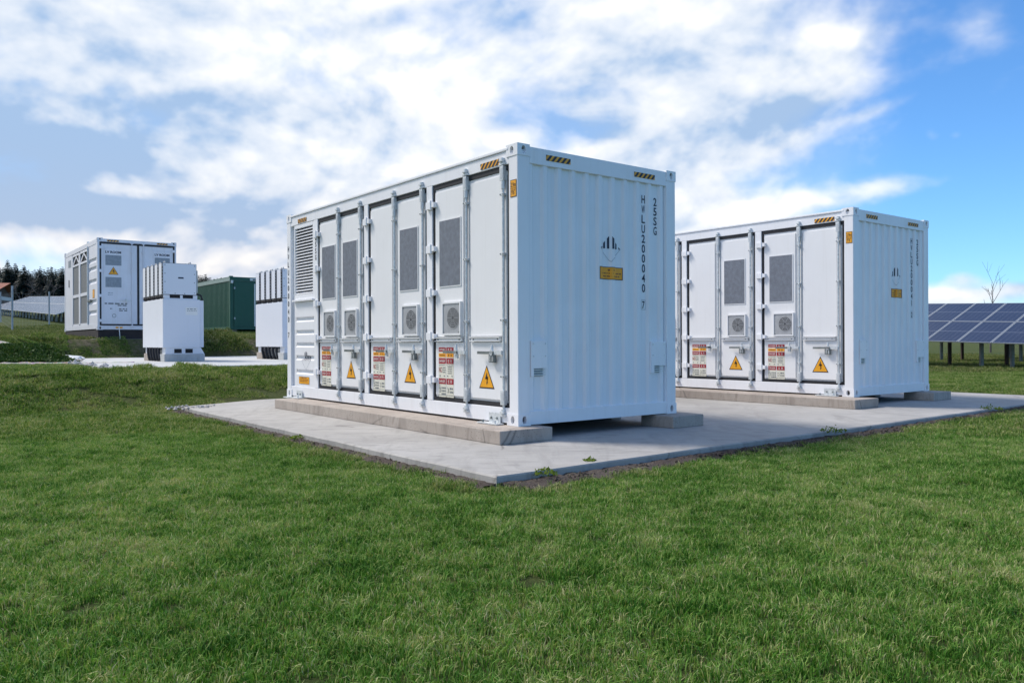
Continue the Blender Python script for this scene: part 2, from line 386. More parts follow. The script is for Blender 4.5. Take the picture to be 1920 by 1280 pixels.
# ---------------------------------------------------------------- mesh helpers
class MB:
    def __init__(s): s.v = []; s.f = []; s.m = []; s.uv = {}; s.mats = []
    def mi(s, m):
        if m not in s.mats: s.mats.append(m)
        return s.mats.index(m)
    def poly(s, pts, m, uv=None):
        b = len(s.v); s.v += [tuple(p) for p in pts]
        s.f.append(tuple(range(b, b + len(pts)))); s.m.append(s.mi(m))
        if uv: s.uv[len(s.f) - 1] = uv
    def box(s, x0, x1, y0, y1, z0, z1, m):
        x0, x1 = sorted((x0, x1)); y0, y1 = sorted((y0, y1)); z0, z1 = sorted((z0, z1))
        b = len(s.v)
        s.v += [(x0, y0, z0), (x1, y0, z0), (x1, y1, z0), (x0, y1, z0), (x0, y0, z1), (x1, y0, z1), (x1, y1, z1), (x0, y1, z1)]
        for f in ((0, 3, 2, 1), (4, 5, 6, 7), (0, 1, 5, 4), (1, 2, 6, 5), (2, 3, 7, 6), (3, 0, 4, 7)):
            s.f.append(tuple(b + i for i in f)); s.m.append(s.mi(m))
    def cyl(s, p0, p1, r0, m, r1=None, n=8, caps=True):
        r1 = r0 if r1 is None else r1
        p0, p1 = Vector(p0), Vector(p1); d = (p1 - p0)
        if d.length < 1e-9: return
        d.normalize(); a = d.orthogonal().normalized(); c = d.cross(a); b = len(s.v)
        for p, r in ((p0, r0), (p1, r1)):
            for i in range(n):
                t = 2 * PI * i / n; s.v.append(tuple(p + a * (r * math.cos(t)) + c * (r * math.sin(t))))
        for i in range(n):
            j = (i + 1) % n; s.f.append((b + i, b + j, b + n + j, b + n + i)); s.m.append(s.mi(m))
        if caps:
            s.f.append(tuple(b + i for i in reversed(range(n)))); s.m.append(s.mi(m))
            s.f.append(tuple(b + n + i for i in range(n))); s.m.append(s.mi(m))
    def tube(s, pts, r, m, n=6):
        for a, b in zip(pts[:-1], pts[1:]): s.cyl(a, b, r, m, n=n)
    def mesh(s, name, bevel=0.0, recalc=True, smooth_=False):
        me = bpy.data.meshes.new(name)
        me.from_pydata(s.v, [], s.f)
        for m in s.mats: me.materials.append(m if not isinstance(m, str) else M[m])
        me.polygons.foreach_set('material_index', s.m)
        if s.uv:
            ul = me.uv_layers.new(name='UVMap')
            for fi, uv in s.uv.items():
                for k, li in enumerate(me.polygons[fi].loop_indices): ul.data[li].uv = uv[k]
        if bevel or recalc:
            bm = bmesh.new(); bm.from_mesh(me)
            if recalc: bmesh.ops.recalc_face_normals(bm, faces=bm.faces)
            if bevel:
                ed = [e for e in bm.edges if len(e.link_faces) == 2 and e.calc_face_angle(0) > 0.5]
                bmesh.ops.bevel(bm, geom=ed, offset=bevel, segments=2, affect='EDGES', profile=0.6, clamp_overlap=True)
            bm.to_mesh(me); bm.free()
        if smooth_: me.polygons.foreach_set('use_smooth', [True] * len(me.polygons))
        me.update()
        return me
    def build(s, name, parent=None, bevel=0.0, recalc=True, smooth_=False):
        return link(name, s.mesh(name, bevel, recalc, smooth_), parent)

def link(name, me, parent=None, loc=None):
    o = bpy.data.objects.new(name, me); COL.objects.link(o)
    if parent: o.parent = parent
    if loc: o.location = loc
    return o
def thing(name, label, cat, loc=(0, 0, 0), rotz=0.0, group=None):
    o = bpy.data.objects.new(name, None); COL.objects.link(o)
    o.location = loc; o.rotation_euler = (0, 0, rotz); o.empty_display_size = 0.3
    o['label'] = label; o['category'] = cat
    if group: o['group'] = group
    return o
def tag(o, label, cat, group=None):
    o['label'] = label; o['category'] = cat
    if group: o['group'] = group
    return o
def structure(o): o['kind'] = 'structure'; return o
def kids(o): return [c for c in COL.objects if c.parent == o]
def copy_tree(o, parent=None, skip=()):
    c = o.copy(); COL.objects.link(c); c.parent = parent
    for ch in CH.get(o.name, []):
        if ch.name.split('.')[0] in skip: continue
        copy_tree(ch, c, skip)
    return c
CH = {}
def index_children():
    CH.clear()
    for o in COL.objects:
        if o.parent: CH.setdefault(o.parent.name, []).append(o)
def wp(u, v, z=0.0, o=A0): return (o[0] + u * CT - v * ST, o[1] + u * ST + v * CT, z)

_fonts = {}
def text_polys(s, h, wscale=1.0, bold=0.0):
    """flat outlines of a word: (verts 2-D, faces), cap height h, left bottom at 0,0"""
    cu = bpy.data.curves.new('lettering', 'FONT'); cu.body = s; cu.size = h / 0.70; cu.fill_mode = 'FRONT'; cu.resolution_u = 3
    cu.offset = bold
    o = bpy.data.objects.new('lettering', cu); COL.objects.link(o)
    dg = bpy.context.evaluated_depsgraph_get()
    me = bpy.data.meshes.new_from_object(o.evaluated_get(dg))
    v = [(p.co.x * wscale, p.co.y) for p in me.vertices]; f = [tuple(p.vertices) for p in me.polygons]
    COL.objects.unlink(o); bpy.data.objects.remove(o); bpy.data.curves.remove(cu); bpy.data.meshes.remove(me)
    return v, f
TXT = {}
def add_text(mb, s, x, y, h, m, place, wscale=1.0, center=False, fit=None, bold=0.0):
    key = (s, h, bold)
    if key not in TXT: TXT[key] = text_polys(s, h, 1.0, bold)
    v, f = TXT[key]
    if not v: return
    xs = [p[0] for p in v]; x0, x1 = min(xs), max(xs)
    if fit: wscale = fit / max(1e-6, x1 - x0)
    w = (x1 - x0) * wscale
    ox = x - (w / 2 if center else 0)
    b = len(mb.v); mi = mb.mi(m)
    mb.v += [place(ox + (p[0] - x0) * wscale, y + p[1]) for p in v]
    for q in f: mb.f.append(tuple(b + i for i in q)); mb.m.append(mi)

def clip(poly, a, b, c):
    """keep the part of a 2-D polygon with a*x+b*y+c >= 0"""
    out = []
    for i in range(len(poly)):
        p, q = poly[i], poly[(i + 1) % len(poly)]
        dp, dq = a * p[0] + b * p[1] + c, a * q[0] + b * q[1] + c
        if dp >= 0: out.append(p)
        if (dp >= 0) != (dq >= 0):
            t = dp / (dp - dq); out.append((p[0] + (q[0] - p[0]) * t, p[1] + (q[1] - p[1]) * t))
    return out
def chevron(mb, x0, x1, y0, y1, place, n=5, first='yellow', lean=1):
    """black and yellow slanted stripes inside a rectangle"""
    mb.poly([place(*p) for p in ((x0, y0), (x1, y0), (x1, y1), (x0, y1))], 'yellow')
    h = y1 - y0; st = (x1 - x0) / n
    pl2 = lambda x, y: place(x, y, 0.0015)
    for i in range(-2, n + 2):
        a = x0 + i * st; b = a + st * 0.52
        q = [(a, y0), (b, y0), (b + lean * h * 0.9, y1), (a + lean * h * 0.9, y1)]
        q = clip(clip(q, 1, 0, -x0), -1, 0, x1)
        if len(q) > 2: mb.poly([pl2(*p) for p in q], 'black')
def banded(mb, pts, m, place, cuts, axis=0):
    """lay a flat polygon over a ribbed sheet: cut it at the ribs' creases"""
    lo, hi = min(p[axis] for p in pts), max(p[axis] for p in pts)
    cc = [lo - 1] + [c for c in cuts if lo < c < hi] + [hi + 1]
    for a, b in zip(cc[:-1], cc[1:]):
        q = clip(clip(pts, *((1, 0) if axis == 0 else (0, 1)), -a), *((-1, 0) if axis == 0 else (0, -1)), b)
        if len(q) > 2: mb.poly([place(*p) for p in q], m)
def hv_sign(mb, xc, y0, w, h, place):
    mb.poly([place(xc - w / 2, y0), place(xc + w / 2, y0), place(xc, y0 + h)], 'black')
    k = 0.86; oy = y0 + h * 0.055
    P = lambda x, y: place(x, y, 0.0015)
    mb.poly([P(xc - w / 2 * k, oy), P(xc + w / 2 * k, oy), P(xc, oy + h * k)], 'yellow')
    Q = lambda x, y: place(xc + x * w, y0 + y * h, 0.003)
    mb.poly([Q(.045, .70), Q(-.075, .38), Q(-.02, .36), Q(.025, .44)], 'black')
    mb.poly([Q(-.075, .38), Q(.075, .46), Q(.075, .50), Q(.02, .45), Q(-.02, .42)], 'black')
    mb.poly([Q(.075, .49), Q(.02, .45), Q(.0, .27), Q(.022, .27)], 'black')
    mb.poly([Q(-.03, .30), Q(.055, .30), Q(.005, .16)], 'black')
def banded(mb, pts, m, place, cuts, axis=0):
    """lay a flat polygon over a ribbed sheet: cut it at the ribs' creases"""
    lo, hi = min(p[axis] for p in pts), max(p[axis] for p in pts)
    cc = [lo - 1] + [c for c in cuts if lo < c < hi] + [hi + 1]
    for a, b in zip(cc[:-1], cc[1:]):
        q = clip(clip(pts, *((1, 0) if axis == 0 else (0, 1)), -a), *((-1, 0) if axis == 0 else (0, -1)), b)
        if len(q) > 2: mb.poly([place(*p) for p in q], m)
def hv_sign(mb, xc, y0, w, h, place):
    mb.poly([place(xc - w / 2, y0), place(xc + w / 2, y0), place(xc, y0 + h)], 'black')
    k = 0.86; oy = y0 + h * 0.055
    P = lambda x, y: place(x, y, 0.0015)
    mb.poly([P(xc - w / 2 * k, oy), P(xc + w / 2 * k, oy), P(xc, oy + h * k)], 'yellow')
    Q = lambda x, y: place(xc + x * w, y0 + y * h, 0.003)
    mb.poly([Q(.03, .72), Q(-.10, .40), Q(.00, .42)], 'black'); mb.poly([Q(.03, .72), Q(.00, .42), Q(.035, .50)], 'black')
    mb.poly([Q(-.10, .40), Q(.00, .42), Q(.10, .52), Q(.035, .50)], 'black')
    mb.poly([Q(.10, .52), Q(.00, .42), Q(.04, .30)], 'black')
    mb.poly([Q(.10, .52), Q(.04, .26), Q(.015, .30), Q(.0, .42)][:4], 'black')
    mb.poly([Q(-.01, .28), Q(.085, .30), Q(.015, .15)], 'black')
def class9(mb, xc, yc, half, up, down, place, n=6, cuts=(), axis=0):
    """white diamond with black upright stripes in its upper half"""
    st = 2 * half / (2 * n - 1)
    hgt = lambda x: up * (1 - abs(x - xc) / half)
    for i in range(n):
        a = xc - half + 2 * i * st; b = a + st
        pts = [(a, yc), (b, yc), (b, yc + hgt(b))]
        if a < xc < b: pts.append((xc, yc + up))
        pts.append((a, yc + hgt(a)))
        banded(mb, pts, 'navy', place, cuts, axis)
    t = 0.006
    for sx in (-1, 1):
        banded(mb, [(xc + sx * half, yc), (xc + sx * (half - t), yc), (xc, yc - down + t), (xc, yc - down)], 'ventpale', place, cuts, axis)

def oval_plate(mb, c, ex, ez, w, h, ow, oh, n, depth, m, holem='dark'):
    """rectangular plate with a real oval hole: c corner, ex/ez unit axes, n outward normal"""
    c, ex, ez, n = Vector(c), Vector(ex), Vector(ez), Vector(n)
    N = 16; mid = c + ex * (w / 2) + ez * (h / 2); ov = []; rc = []
    for i in range(N):
        a = 2 * PI * (i + 0.5) / N; ca, sa = math.cos(a), math.sin(a)
        ov.append(mid + ex * (ow / 2 * ca) + ez * (oh / 2 * sa))
        k = 1 / max(abs(ca), abs(sa)); rc.append(mid + ex * (w / 2 * max(-1, min(1, ca * k))) + ez * (h / 2 * max(-1, min(1, sa * k))))
    corner = {i: None for i in range(N)}
    for i in range(N):
        j = (i + 1) % N
        a, b = rc[i] - mid, rc[j] - mid
        extra = []
        ax, az, bx, bz = a.dot(ex) / (w / 2), a.dot(ez) / (h / 2), b.dot(ex) / (w / 2), b.dot(ez) / (h / 2)
        if abs(ax) > 0.999 and abs(bz) > 0.999 and not (abs(bx) > 0.999): extra = [mid + ex * (w / 2 * ax) + ez * (h / 2 * bz)]
        elif abs(az) > 0.999 and abs(bx) > 0.999 and not (abs(ax) > 0.999): extra = [mid + ex * (w / 2 * bx) + ez * (h / 2 * az)]
        mb.poly([rc[i]] + extra + [rc[j], ov[j], ov[i]], m)
        mb.poly([ov[i], ov[j], ov[j] - n * depth, ov[i] - n * depth], m)
    mb.poly([p - n * depth for p in ov], holem)

# ---------------------------------------------------------------- the lie of the land
def sstep(a, b, x):
    t = np.clip((x - a) / (b - a), 0, 1); return t * t * (3 - 2 * t)
def terrain(x, y):
    x = np.asarray(x, float); y = np.asarray(y, float)
    u = CT * (x - A0[0]) + ST * (y - A0[1]); v = -ST * (x - A0[0]) + CT * (y - A0[1])
    mask = 1 - sstep(0.2, 1.2, u / np.maximum(v + 5, 0.5))
    z = 0.60 * sstep(7.0, 9.2, v) * mask
    sl, sb = np.minimum(y - 18.3, (-1.65 - u) * 2.5), v - 20.3
    sd = np.maximum(sl, sb)
    z = z + np.maximum(0.42 * sstep(0.0, 1.2, sl) + 0.19 * sstep(1.5, 3.8, sl), 0.60 * sstep(0.0, 1.0, sb)) * mask
    z = z + mask * (0.03 * np.maximum(v - 22.3, 0) + 0.012 * np.maximum(v - 37, 0)) * sstep(0, 8, sd)
    z = z + (1 - mask) * 0.10 * sstep(10, 24, np.hypot(x, y))
    far = sstep(180, 500, np.hypot(x, y)) * 6 * mask
    return z + far
def wob(x, y):
    return (np.sin(x * 1.9 + 1.3 * np.sin(y * 1.1)) * np.sin(y * 2.3 + 0.7 * np.sin(x * 1.7)) * 0.012 + np.sin(x * 0.55 + 2) * np.sin(y * 0.48) * 0.02)
PAD = [(-1.5, -1.64), (1, -1.57), (3.4, -1.54), (9, -1.42), (11.2, -1.38), (11.15, .65), (11.1, 7.8), (.73, 7.8), (-1.43, 6.76)]
PAD2 = [(-1.85, 9.5), (1.2, 9.32), (10, 9.2), (10, 20.0), (-1.0, 20.1), (-1.7, 15)]
PADW = np.array([wp(u, v)[:2] for u, v in PAD]); PAD2W = np.array([wp(u, v)[:2] for u, v in PAD2])
def poly_sd(P, x, y):
    """signed distance to a polygon, negative inside"""
    x = np.asarray(x, float); y = np.asarray(y, float)
    d = np.full(x.shape, 1e9); ins = np.zeros(x.shape, bool)
    for i in range(len(P)):
        a, b = P[i], P[(i + 1) % len(P)]
        e = b - a; t = np.clip(((x - a[0]) * e[0] + (y - a[1]) * e[1]) / (e @ e), 0, 1)
        d = np.minimum(d, np.hypot(x - a[0] - t * e[0], y - a[1] - t * e[1]))
        cr = ((a[1] > y) != (b[1] > y)) & (x < (b[0] - a[0]) * (y - a[1]) / (b[1] - a[1] + 1e-12) + a[0])
        ins ^= cr
    return np.where(ins, -d, d)
def ground_z(x, y):
    near = np.minimum(poly_sd(PADW, x, y), poly_sd(PAD2W, x, y))
    return terrain(x, y) + wob(np.asarray(x, float), np.asarray(y, float)) * sstep(0.0, 0.8, near) * sstep(0, 1, near)

def earth(x, y):
    """how far the turf has given way to bare earth: the steep banks, the rough strip by the upper pad"""
    x = np.asarray(x, float); y = np.asarray(y, float)
    u = CT * (x - A0[0]) + ST * (y - A0[1]); v = -ST * (x - A0[0]) + CT * (y - A0[1])
    n = np.sin(x * 3.1 + 1.7 * np.sin(y * 2.3)) * np.sin(y * 2.9 + 1.3 * np.sin(x * 1.9)) * .5 + .5
    n2 = np.sin(x * .9 + 1.1) * np.sin(y * 1.1 + .4) * .5 + .5
    a = np.exp(-((v - 20.9) / .75) ** 2) * sstep(-1.8, -.6, u) * sstep(14, 10, u) * (.45 + .55 * n)
    b = np.exp(-((v - 8.6) / .9) ** 2) * sstep(-1.6, .4, u) * (.25 + .65 * n * n2)
    c = np.exp(-((v - 3.2) / 1.6) ** 2) * sstep(11.4, 12.2, u) * sstep(17, 13, u) * (.3 + .7 * n)
    d = sstep(19, 22, u) * sstep(60, 40, u) * sstep(-8, -2, v) * (.15 + .55 * n * n2)
    return np.clip(a + b + c + d, 0, 1)
def build_ground():
    def axis(lo, hi, step, far, grow):
        a = list(np.arange(lo, hi + 1e-6, step)); s = step
        while a[-1] < far: s *= grow; a.append(a[-1] + s)
        s = step
        while a[0] > -far: s *= grow; a.insert(0, a[0] - s)
        return np.array(a)
    xs = axis(-18, 14, 0.22, 900, 1.16); ys = axis(-2, 27, 0.22, 900, 1.16)
    X, Y = np.meshgrid(xs, ys); Z = ground_z(X, Y)
    nx, ny = len(xs), len(ys)
    me = bpy.data.meshes.new('ground')
    idx = np.arange(nx * ny).reshape(ny, nx)
    q = np.stack([idx[:-1, :-1], idx[:-1, 1:], idx[1:, 1:], idx[1:, :-1]], -1).reshape(-1, 4)
    me.from_pydata(np.stack([X, Y, Z], -1).reshape(-1, 3).tolist(), [], q.tolist())
    me.materials.append(M['ground'])
    at = me.attributes.new('earth', 'FLOAT', 'POINT'); at.data.foreach_set('value', earth(X, Y).ravel().astype(np.float32))
    me.polygons.foreach_set('use_smooth', [True] * len(me.polygons)); me.update()
    return structure(link('ground', me))
build_ground()

random.seed(4)
def slab(name, P, z0, z1, m, jit=0.012, step=0.35):
    pts = []
    for i in range(len(P)):
        a, b = Vector((*P[i], 0)), Vector((*P[(i + 1) % len(P)], 0)); n = max(1, int((b - a).length / step))
        nrm = Vector((-(b - a).y, (b - a).x, 0)).normalized()
        for k in range(n):
            p = a.lerp(b, k / n)
            if k: p += nrm * random.uniform(-jit, jit)
            pts.append((p.x, p.y))
    mb = MB(); c = 0.012
    ctr = Vector((sum(p[0] for p in pts) / len(pts), sum(p[1] for p in pts) / len(pts), 0))
    top = []
    for x, y in pts:
        d = (ctr - Vector((x, y, 0))).normalized() * c; top.append((x + d.x, y + d.y, z1))
    mb.poly(top, m)
    for i in range(len(pts)):
        j = (i + 1) % len(pts)
        mb.poly([(*pts[i], z1 - c), (*pts[j], z1 - c), top[j], top[i]], m)
        mb.poly([(*pts[i], z0), (*pts[j], z0), (*pts[j], z1 - c), (*pts[i], z1 - c)], m)
    return structure(mb.build(name))
slab('concrete_pad', [tuple(p) for p in PADW], -0.15, 0.075, 'pad')
slab('concrete_pad', [tuple(p) for p in PAD2W], 0.3, 0.63, 'pad2')

# ---------------------------------------------------------------- battery containers
LC, WC, HC = 6.0, 2.41, 2.896
BASE_Z = 0.2125
L_ = lambda off: (lambda t, z, o=0.0: (-(off + o), t, z))              # a mark on the long side: text runs towards -y
def on_long(off, ymirror):                                            # sign-space (x right, y up) with x=0 at local y = ymirror
    return lambda x, y, o=0.0: (-(off + o), ymirror - x, y)
def rib(x, pitch=0.2, d=0.026):
    """depth of the corrugated end wall at x"""
    if x < 0.19 or x > 2.24: return 0.0
    p = ((x - 0.234 + 1e-6) % pitch)
    if p < 0.092: return d
    if p < 0.122: return d * (1 - (p - 0.092) / 0.030)
    if p < 0.170: return 0.0
    return d * (p - 0.170) / 0.030
END_Y = 0.012
def on_end(x, z, o=0.0): return (x, END_Y + rib(x) - 0.003 - o, z)
def on_rail_end(x, z, o=0.0): return (x, -0.003 - o, z)

def casting(mb, x0, y0, z0, sx, sy, m='white'):
    """corner casting: block with an oval hole in each outward side; sx, sy = outward directions; (x0, y0) outer corner"""
    w, d, h, e = 0.165, 0.19, 0.122, 0.006
    xo, yo = x0 + sx * e, y0 + sy * e
    xi, yi = xo - sx * w, yo - sy * d
    oval_plate(mb, (min(xo, xi), yo, z0), (1, 0, 0), (0, 0, 1), w, h, 0.055, 0.082, (0, sy, 0), 0.05, m)
    oval_plate(mb, (xo, min(yo, yi), z0), (0, 1, 0), (0, 0, 1), d, h, 0.06, 0.082, (sx, 0, 0), 0.05, m)
    xa, xb, ya, yb = min(xo, xi), max(xo, xi), min(yo, yi), max(yo, yi)
    mb.poly([(xa, ya, z0 + h), (xb, ya, z0 + h), (xb, yb, z0 + h), (xa, yb, z0 + h)], m)
    mb.poly([(xa, ya, z0), (xb, ya, z0), (xb, yb, z0), (xa, yb, z0)], m)
    mb.poly([(xi, ya, z0), (xi, yb, z0), (xi, yb, z0 + h), (xi, ya, z0 + h)], m)
    mb.poly([(xa, yi, z0), (xb, yi, z0), (xb, yi, z0 + h), (xa, yi, z0 + h)], m)

def frame_parts(t, L, W, H, m, ins=0.0):
    for sx, x in ((-1, 0.0), (1, W)):
        for sy, y in ((-1, 0.0), (1, L)):
            mb = MB(); a, b = (x, x - sx * 0.158); c, d = (y, y - sy * 0.148)
            mb.box(a, b, c, d, 0.116, H - 0.116, m); mb.build('corner_post', t, 0.008)
            for z0 in (0.0, H - 0.122):
                mb = MB(); casting(mb, x, y, z0, sx, sy, m); mb.build('corner_casting', t, 0.004)

def vertical_text(mb, s, xc, ztop, h, pitch, m, place, fit=0.056):
    for i, ch in enumerate(s):
        if ch == ' ': continue
        f = fit * (0.25 if ch in '1I' else 1.0)
        add_text(mb, ch, xc, ztop - h - i * pitch, h, m, place, center=True, fit=f, bold=0.0004 if ch in 'W' else 0.0022)

def bars(mb, x0, x1, y, h, m, place, n=6, seed=0):
    """a line of small print, too small to read: word-long dashes"""
    r = random.Random(seed); x = x0
    while x < x1 - 0.004:
        w = min(x1 - x, r.uniform(0.25, 0.8) * (x1 - x0) / n * 1.6)
        mb.poly([place(x, y), place(x + w, y), place(x + w, y + h), place(x, y + h)], m); x += w + (x1 - x0) / n * 0.28

def rect(mb, x0, x1, y0, y1, m, place, o=0.0, border=None, bw=0.006):
    if border:
        mb.poly([place(x0, y0, o), place(x1, y0, o), place(x1, y1, o), place(x0, y1, o)], border)
        x0 += bw; x1 -= bw; y0 += bw; y1 -= bw; o += 0.0012
    mb.poly([place(x0, y0, o), place(x1, y0, o), place(x1, y1, o), place(x0, y1, o)], m)

def warning_label(col):
    """one printed column of warnings; sign space 0..0.152 wide, 0..0.575 high"""
    mb = MB(); pl = on_long(0.0, 0.0); w = 0.152
    P1 = lambda x, y, o=0.0: pl(x, y, o + 0.0012); P2 = lambda x, y, o=0.0: pl(x, y, o + 0.0024)
    rect(mb, 0, w, 0.0, 0.575, 'cream', pl)
    heads = [(.525, .575, 'red', 'DANGER', '危险', 'whitefilm'), (.462, .505, 'amber', 'WARNING', '警告', 'black'),
             (.385, .450, 'red', 'DANGER', '危险', 'whitefilm'), (.150, .215, 'red', 'DANGER', '危险', 'whitefilm')]
    for y0, y1, m, en, zh, tm in heads:
        rect(mb, 0.002, w - 0.002, y0, y1, m, P1)
        if col == 0: add_text(mb, en, w / 2, y0 + (y1 - y0) * 0.27, (y1 - y0) * 0.46, tm, P2, center=True, fit=w * 0.78)
        else:
            for k in (0, 1): add_text(mb, zh[k], w * (0.32 + 0.36 * k), y0 + (y1 - y0) * 0.25, (y1 - y0) * 0.44, tm, P2, center=True, fit=0.030)
    if col == 0:
        add_text(mb, 'NO', 0.006, 0.285, 0.062, 'red', P2, fit=0.070)
        for k in range(3): bars(mb, 0.086, 0.146, 0.335 - k * 0.026, 0.010, 'greyprint', P2, 3, k)
        for k in range(3): bars(mb, 0.062, 0.146, 0.098 - k * 0.034, 0.016, 'greyprint', P2, 3, 10 + k)
        rect(mb, 0.010, 0.044, 0.055, 0.105, 'greyprint', P2)
        rect(mb, 0.014, 0.040, 0.060, 0.100, 'cream', lambda x, y, o=0.0: pl(x, y, o + 0.0036))
    else:
        for k in range(4): bars(mb, 0.030, 0.120, 0.345 - k * 0.024, 0.009, 'greyprint', P2, 5, 20 + k)
        for k in range(2): bars(mb, 0.072, 0.140, 0.092 - k * 0.040, 0.020, 'greyprint', P2, 2, 30 + k)
        rect(mb, 0.014, 0.048, 0.055, 0.105, 'greyprint', P2)
        rect(mb, 0.018, 0.044, 0.060, 0.100, 'cream', lambda x, y, o=0.0: pl(x, y, o + 0.0036))
    for k, x in enumerate((0.02, 0.11)): rect(mb, x, x + 0.018, 0.238, 0.252, 'greyprint', P2)
    bars(mb, 0.008, 0.142, 0.366, 0.006, 'greyprint', P2, 7, 41); bars(mb, 0.008, 0.142, 0.020, 0.006, 'greyprint', P2, 7, 42)
    return mb.mesh('warning_label', recalc=False)

def make_battery_container():
    t = thing('battery_container', 'large white battery container nearest the camera, numbered 200040 7 on its ribbed end', 'container',
              wp(0, 0, BASE_Z), TH, 'white battery containers on the concrete pad')
    frame_parts(t, LC, WC, HC, 'white')
    # rails
    mb = MB(); mb.box(0.004, 0.075, 0.148, LC - 0.148, 2.705, 2.845, 'white'); mb.box(-0.010, 0.060, 0.150, LC - 0.150, 2.846, 2.876, 'white'); mb.build('top_rail', t, 0.006)
    mb = MB(); mb.box(0.004, 0.075, 0.148, LC - 0.148, 0.02, 0.178, 'white'); mb.build('bottom_rail', t, 0.006)
    mb = MB(); mb.box(WC - 0.075, WC - 0.004, 0.148, LC - 0.148, 2.705, 2.876, 'white'); mb.build('top_rail', t, 0.006)
    mb = MB(); mb.box(WC - 0.075, WC - 0.004, 0.148, LC - 0.148, 0.02, 0.178, 'white'); mb.build('bottom_rail', t, 0.006)
    for y in (0.0, LC - 0.075):
        mb = MB(); mb.box(0.158, WC - 0.158, y, y + 0.075, 2.706, 2.878, 'white'); mb.build('top_rail', t, 0.006)
        mb = MB(); mb.box(0.158, WC - 0.158, y + 0.001, y + 0.075, 0.006, 0.146, 'white'); mb.build('bottom_rail', t, 0.006)
    # roof and floor
    mb = MB(); mb.box(0.02, WC - 0.02, 0.02, LC - 0.02, 2.80, 2.842, 'white'); mb.build('roof', t)
    mb = MB(); mb.box(0.08, WC - 0.08, 0.08, LC - 0.08, 0.03, 0.12, 'dark'); mb.build('floor', t)  # coloured near black to deepen the shade under the container
    # ribbed end walls
    xs = [0.158]; x = 0.234 - 0.2
    while x < 2.3:
        for k in (0, .092, .122, .170):
            if 0.19 <= x + k <= 2.24: xs.append(x + k)
        x += 0.2
    xs = sorted(set([0.158, 0.189, 2.241, WC - 0.158] + [round(q, 4) for q in xs]))
    for sgn in (0, 1):
        mb = MB(); Y = (lambda q: END_Y + rib(q)) if sgn == 0 else (lambda q: LC - END_Y - rib(q))
        for a, b in zip(xs[:-1], xs[1:]):
            mb.poly([(a, Y(a), 0.140), (b, Y(b), 0.140), (b, Y(b), 2.712), (a, Y(a), 2.712)], 'white')
        mb.build('end_wall', t, recalc=False)
    # ribbed back wall, away from the camera
    mb = MB(); q = 0.15
    while q < LC - 0.3:
        d = 0.035
        for a, b, da, db in ((0, .10, 0, 0), (.10, .13, 0, d), (.13, .20, d, d), (.20, .23, d, 0)):
            mb.poly([(WC - .012 - da, q + a, .17), (WC - .012 - db, q + b, .17), (WC - .012 - db, q + b, 2.71), (WC - .012 - da, q + a, 2.71)], 'white')
        q += 0.23
    mb.build('back_wall', t, recalc=False)
    # marks on the end
    mb = MB(); chevron(mb, 0.381, 0.724, 2.762, 2.822, on_rail_end, 5); mb.build('hazard_stripe', t, recalc=False)
    mb = MB(); chevron(mb, 1.704, 2.050, 2.755, 2.812, on_rail_end, 5); mb.build('hazard_stripe', t, recalc=False)
    mb = MB(); class9(mb, 1.347, 1.905, 0.165, 0.155, 0.150, on_end, 6, xs); mb.build('hazard_diamond', t, recalc=False)
    mb = MB()
    cols = sorted(set([1.165, 1.539, 1.172, 1.532] + [q for q in xs if 1.166 < q < 1.538]))
    for m, z0, z1, o, lo, hi in (('black', 1.557, 1.700, 0, 1.165, 1.539), ('amber', 1.565, 1.692, .0012, 1.172, 1.532)):
        cc = [q for q in cols if lo - 1e-6 <= q <= hi + 1e-6]
        for a, b in zip(cc[:-1], cc[1:]): mb.poly([on_end(a, z0, o), on_end(b, z0, o), on_end(b, z1, o), on_end(a, z1, o)], m)
    P3 = lambda x, z, o=0.0: on_end(x, z, 0.0026)
    bars(mb, 1.31, 1.40, 1.655, 0.018, 'brownprint', P3, 2, 3)
    bars(mb, 1.19, 1.52, 1.622, 0.012, 'brownprint', P3, 9, 4); bars(mb, 1.24, 1.49, 1.588, 0.012, 'brownprint', P3, 6, 5)
    mb.build('amber_notice', t, recalc=False)
    for x0, x1, z0, z1, vx0, vx1 in ((.163, .384, .503, .874, .198, .370), (1.971, 2.224, .494, .860, 2.025, 2.194)):
        mb = MB(); mb.box(x0, x1, -0.010, 0.045, z0 + 0.085, z1, 'white'); mb.box(x0, vx0, -0.010, 0.045, z0, z0 + 0.0845, 'white')
        mb.box(vx0 + 0.001, vx1, 0.022, 0.040, z0 + 0.002, z0 + 0.084, 'ventpale')
        for k in range(3): mb.box(vx0 + 0.001, vx1, 0.006, 0.020, z0 + 0.012 + k * 0.026, z0 + 0.020 + k * 0.026, 'steel')
        for bx in (x0 + 0.03, x1 - 0.03):
            for bz in (z1 - 0.03, z1 - 0.16): mb.cyl((bx, -0.010, bz), (bx, -0.017, bz), 0.008, 'steel', n=6)
        mb.build('earthing_hatch', t)
    # height plate on the post
    mb = MB(); pl = on_long(0.003, 0.118)
    rect(mb, 0, .104, 2.349, 2.527, 'yellow', pl, 0, 'black', 0.007)
    P2 = lambda x, y, o=0.0: pl(x, y, 0.003)
    add_text(mb, '2.9m', .052, 2.452, .048, 'black', P2, center=True, fit=.078); add_text(mb, "9'6\"", .052, 2.372, .055, 'black', P2, center=True, fit=.064)
    rect(mb, .010, .094, 2.436, 2.440, 'black', P2)
    mb.build('height_plate', t, recalc=False)
    for a, b in ((.648, .310), (5.562, 5.238)):
        mb = MB(); chevron(mb, 0, a - b, 2.722, 2.786, on_long(0.0, a), 5); mb.build('hazard_stripe', t, recalc=False)
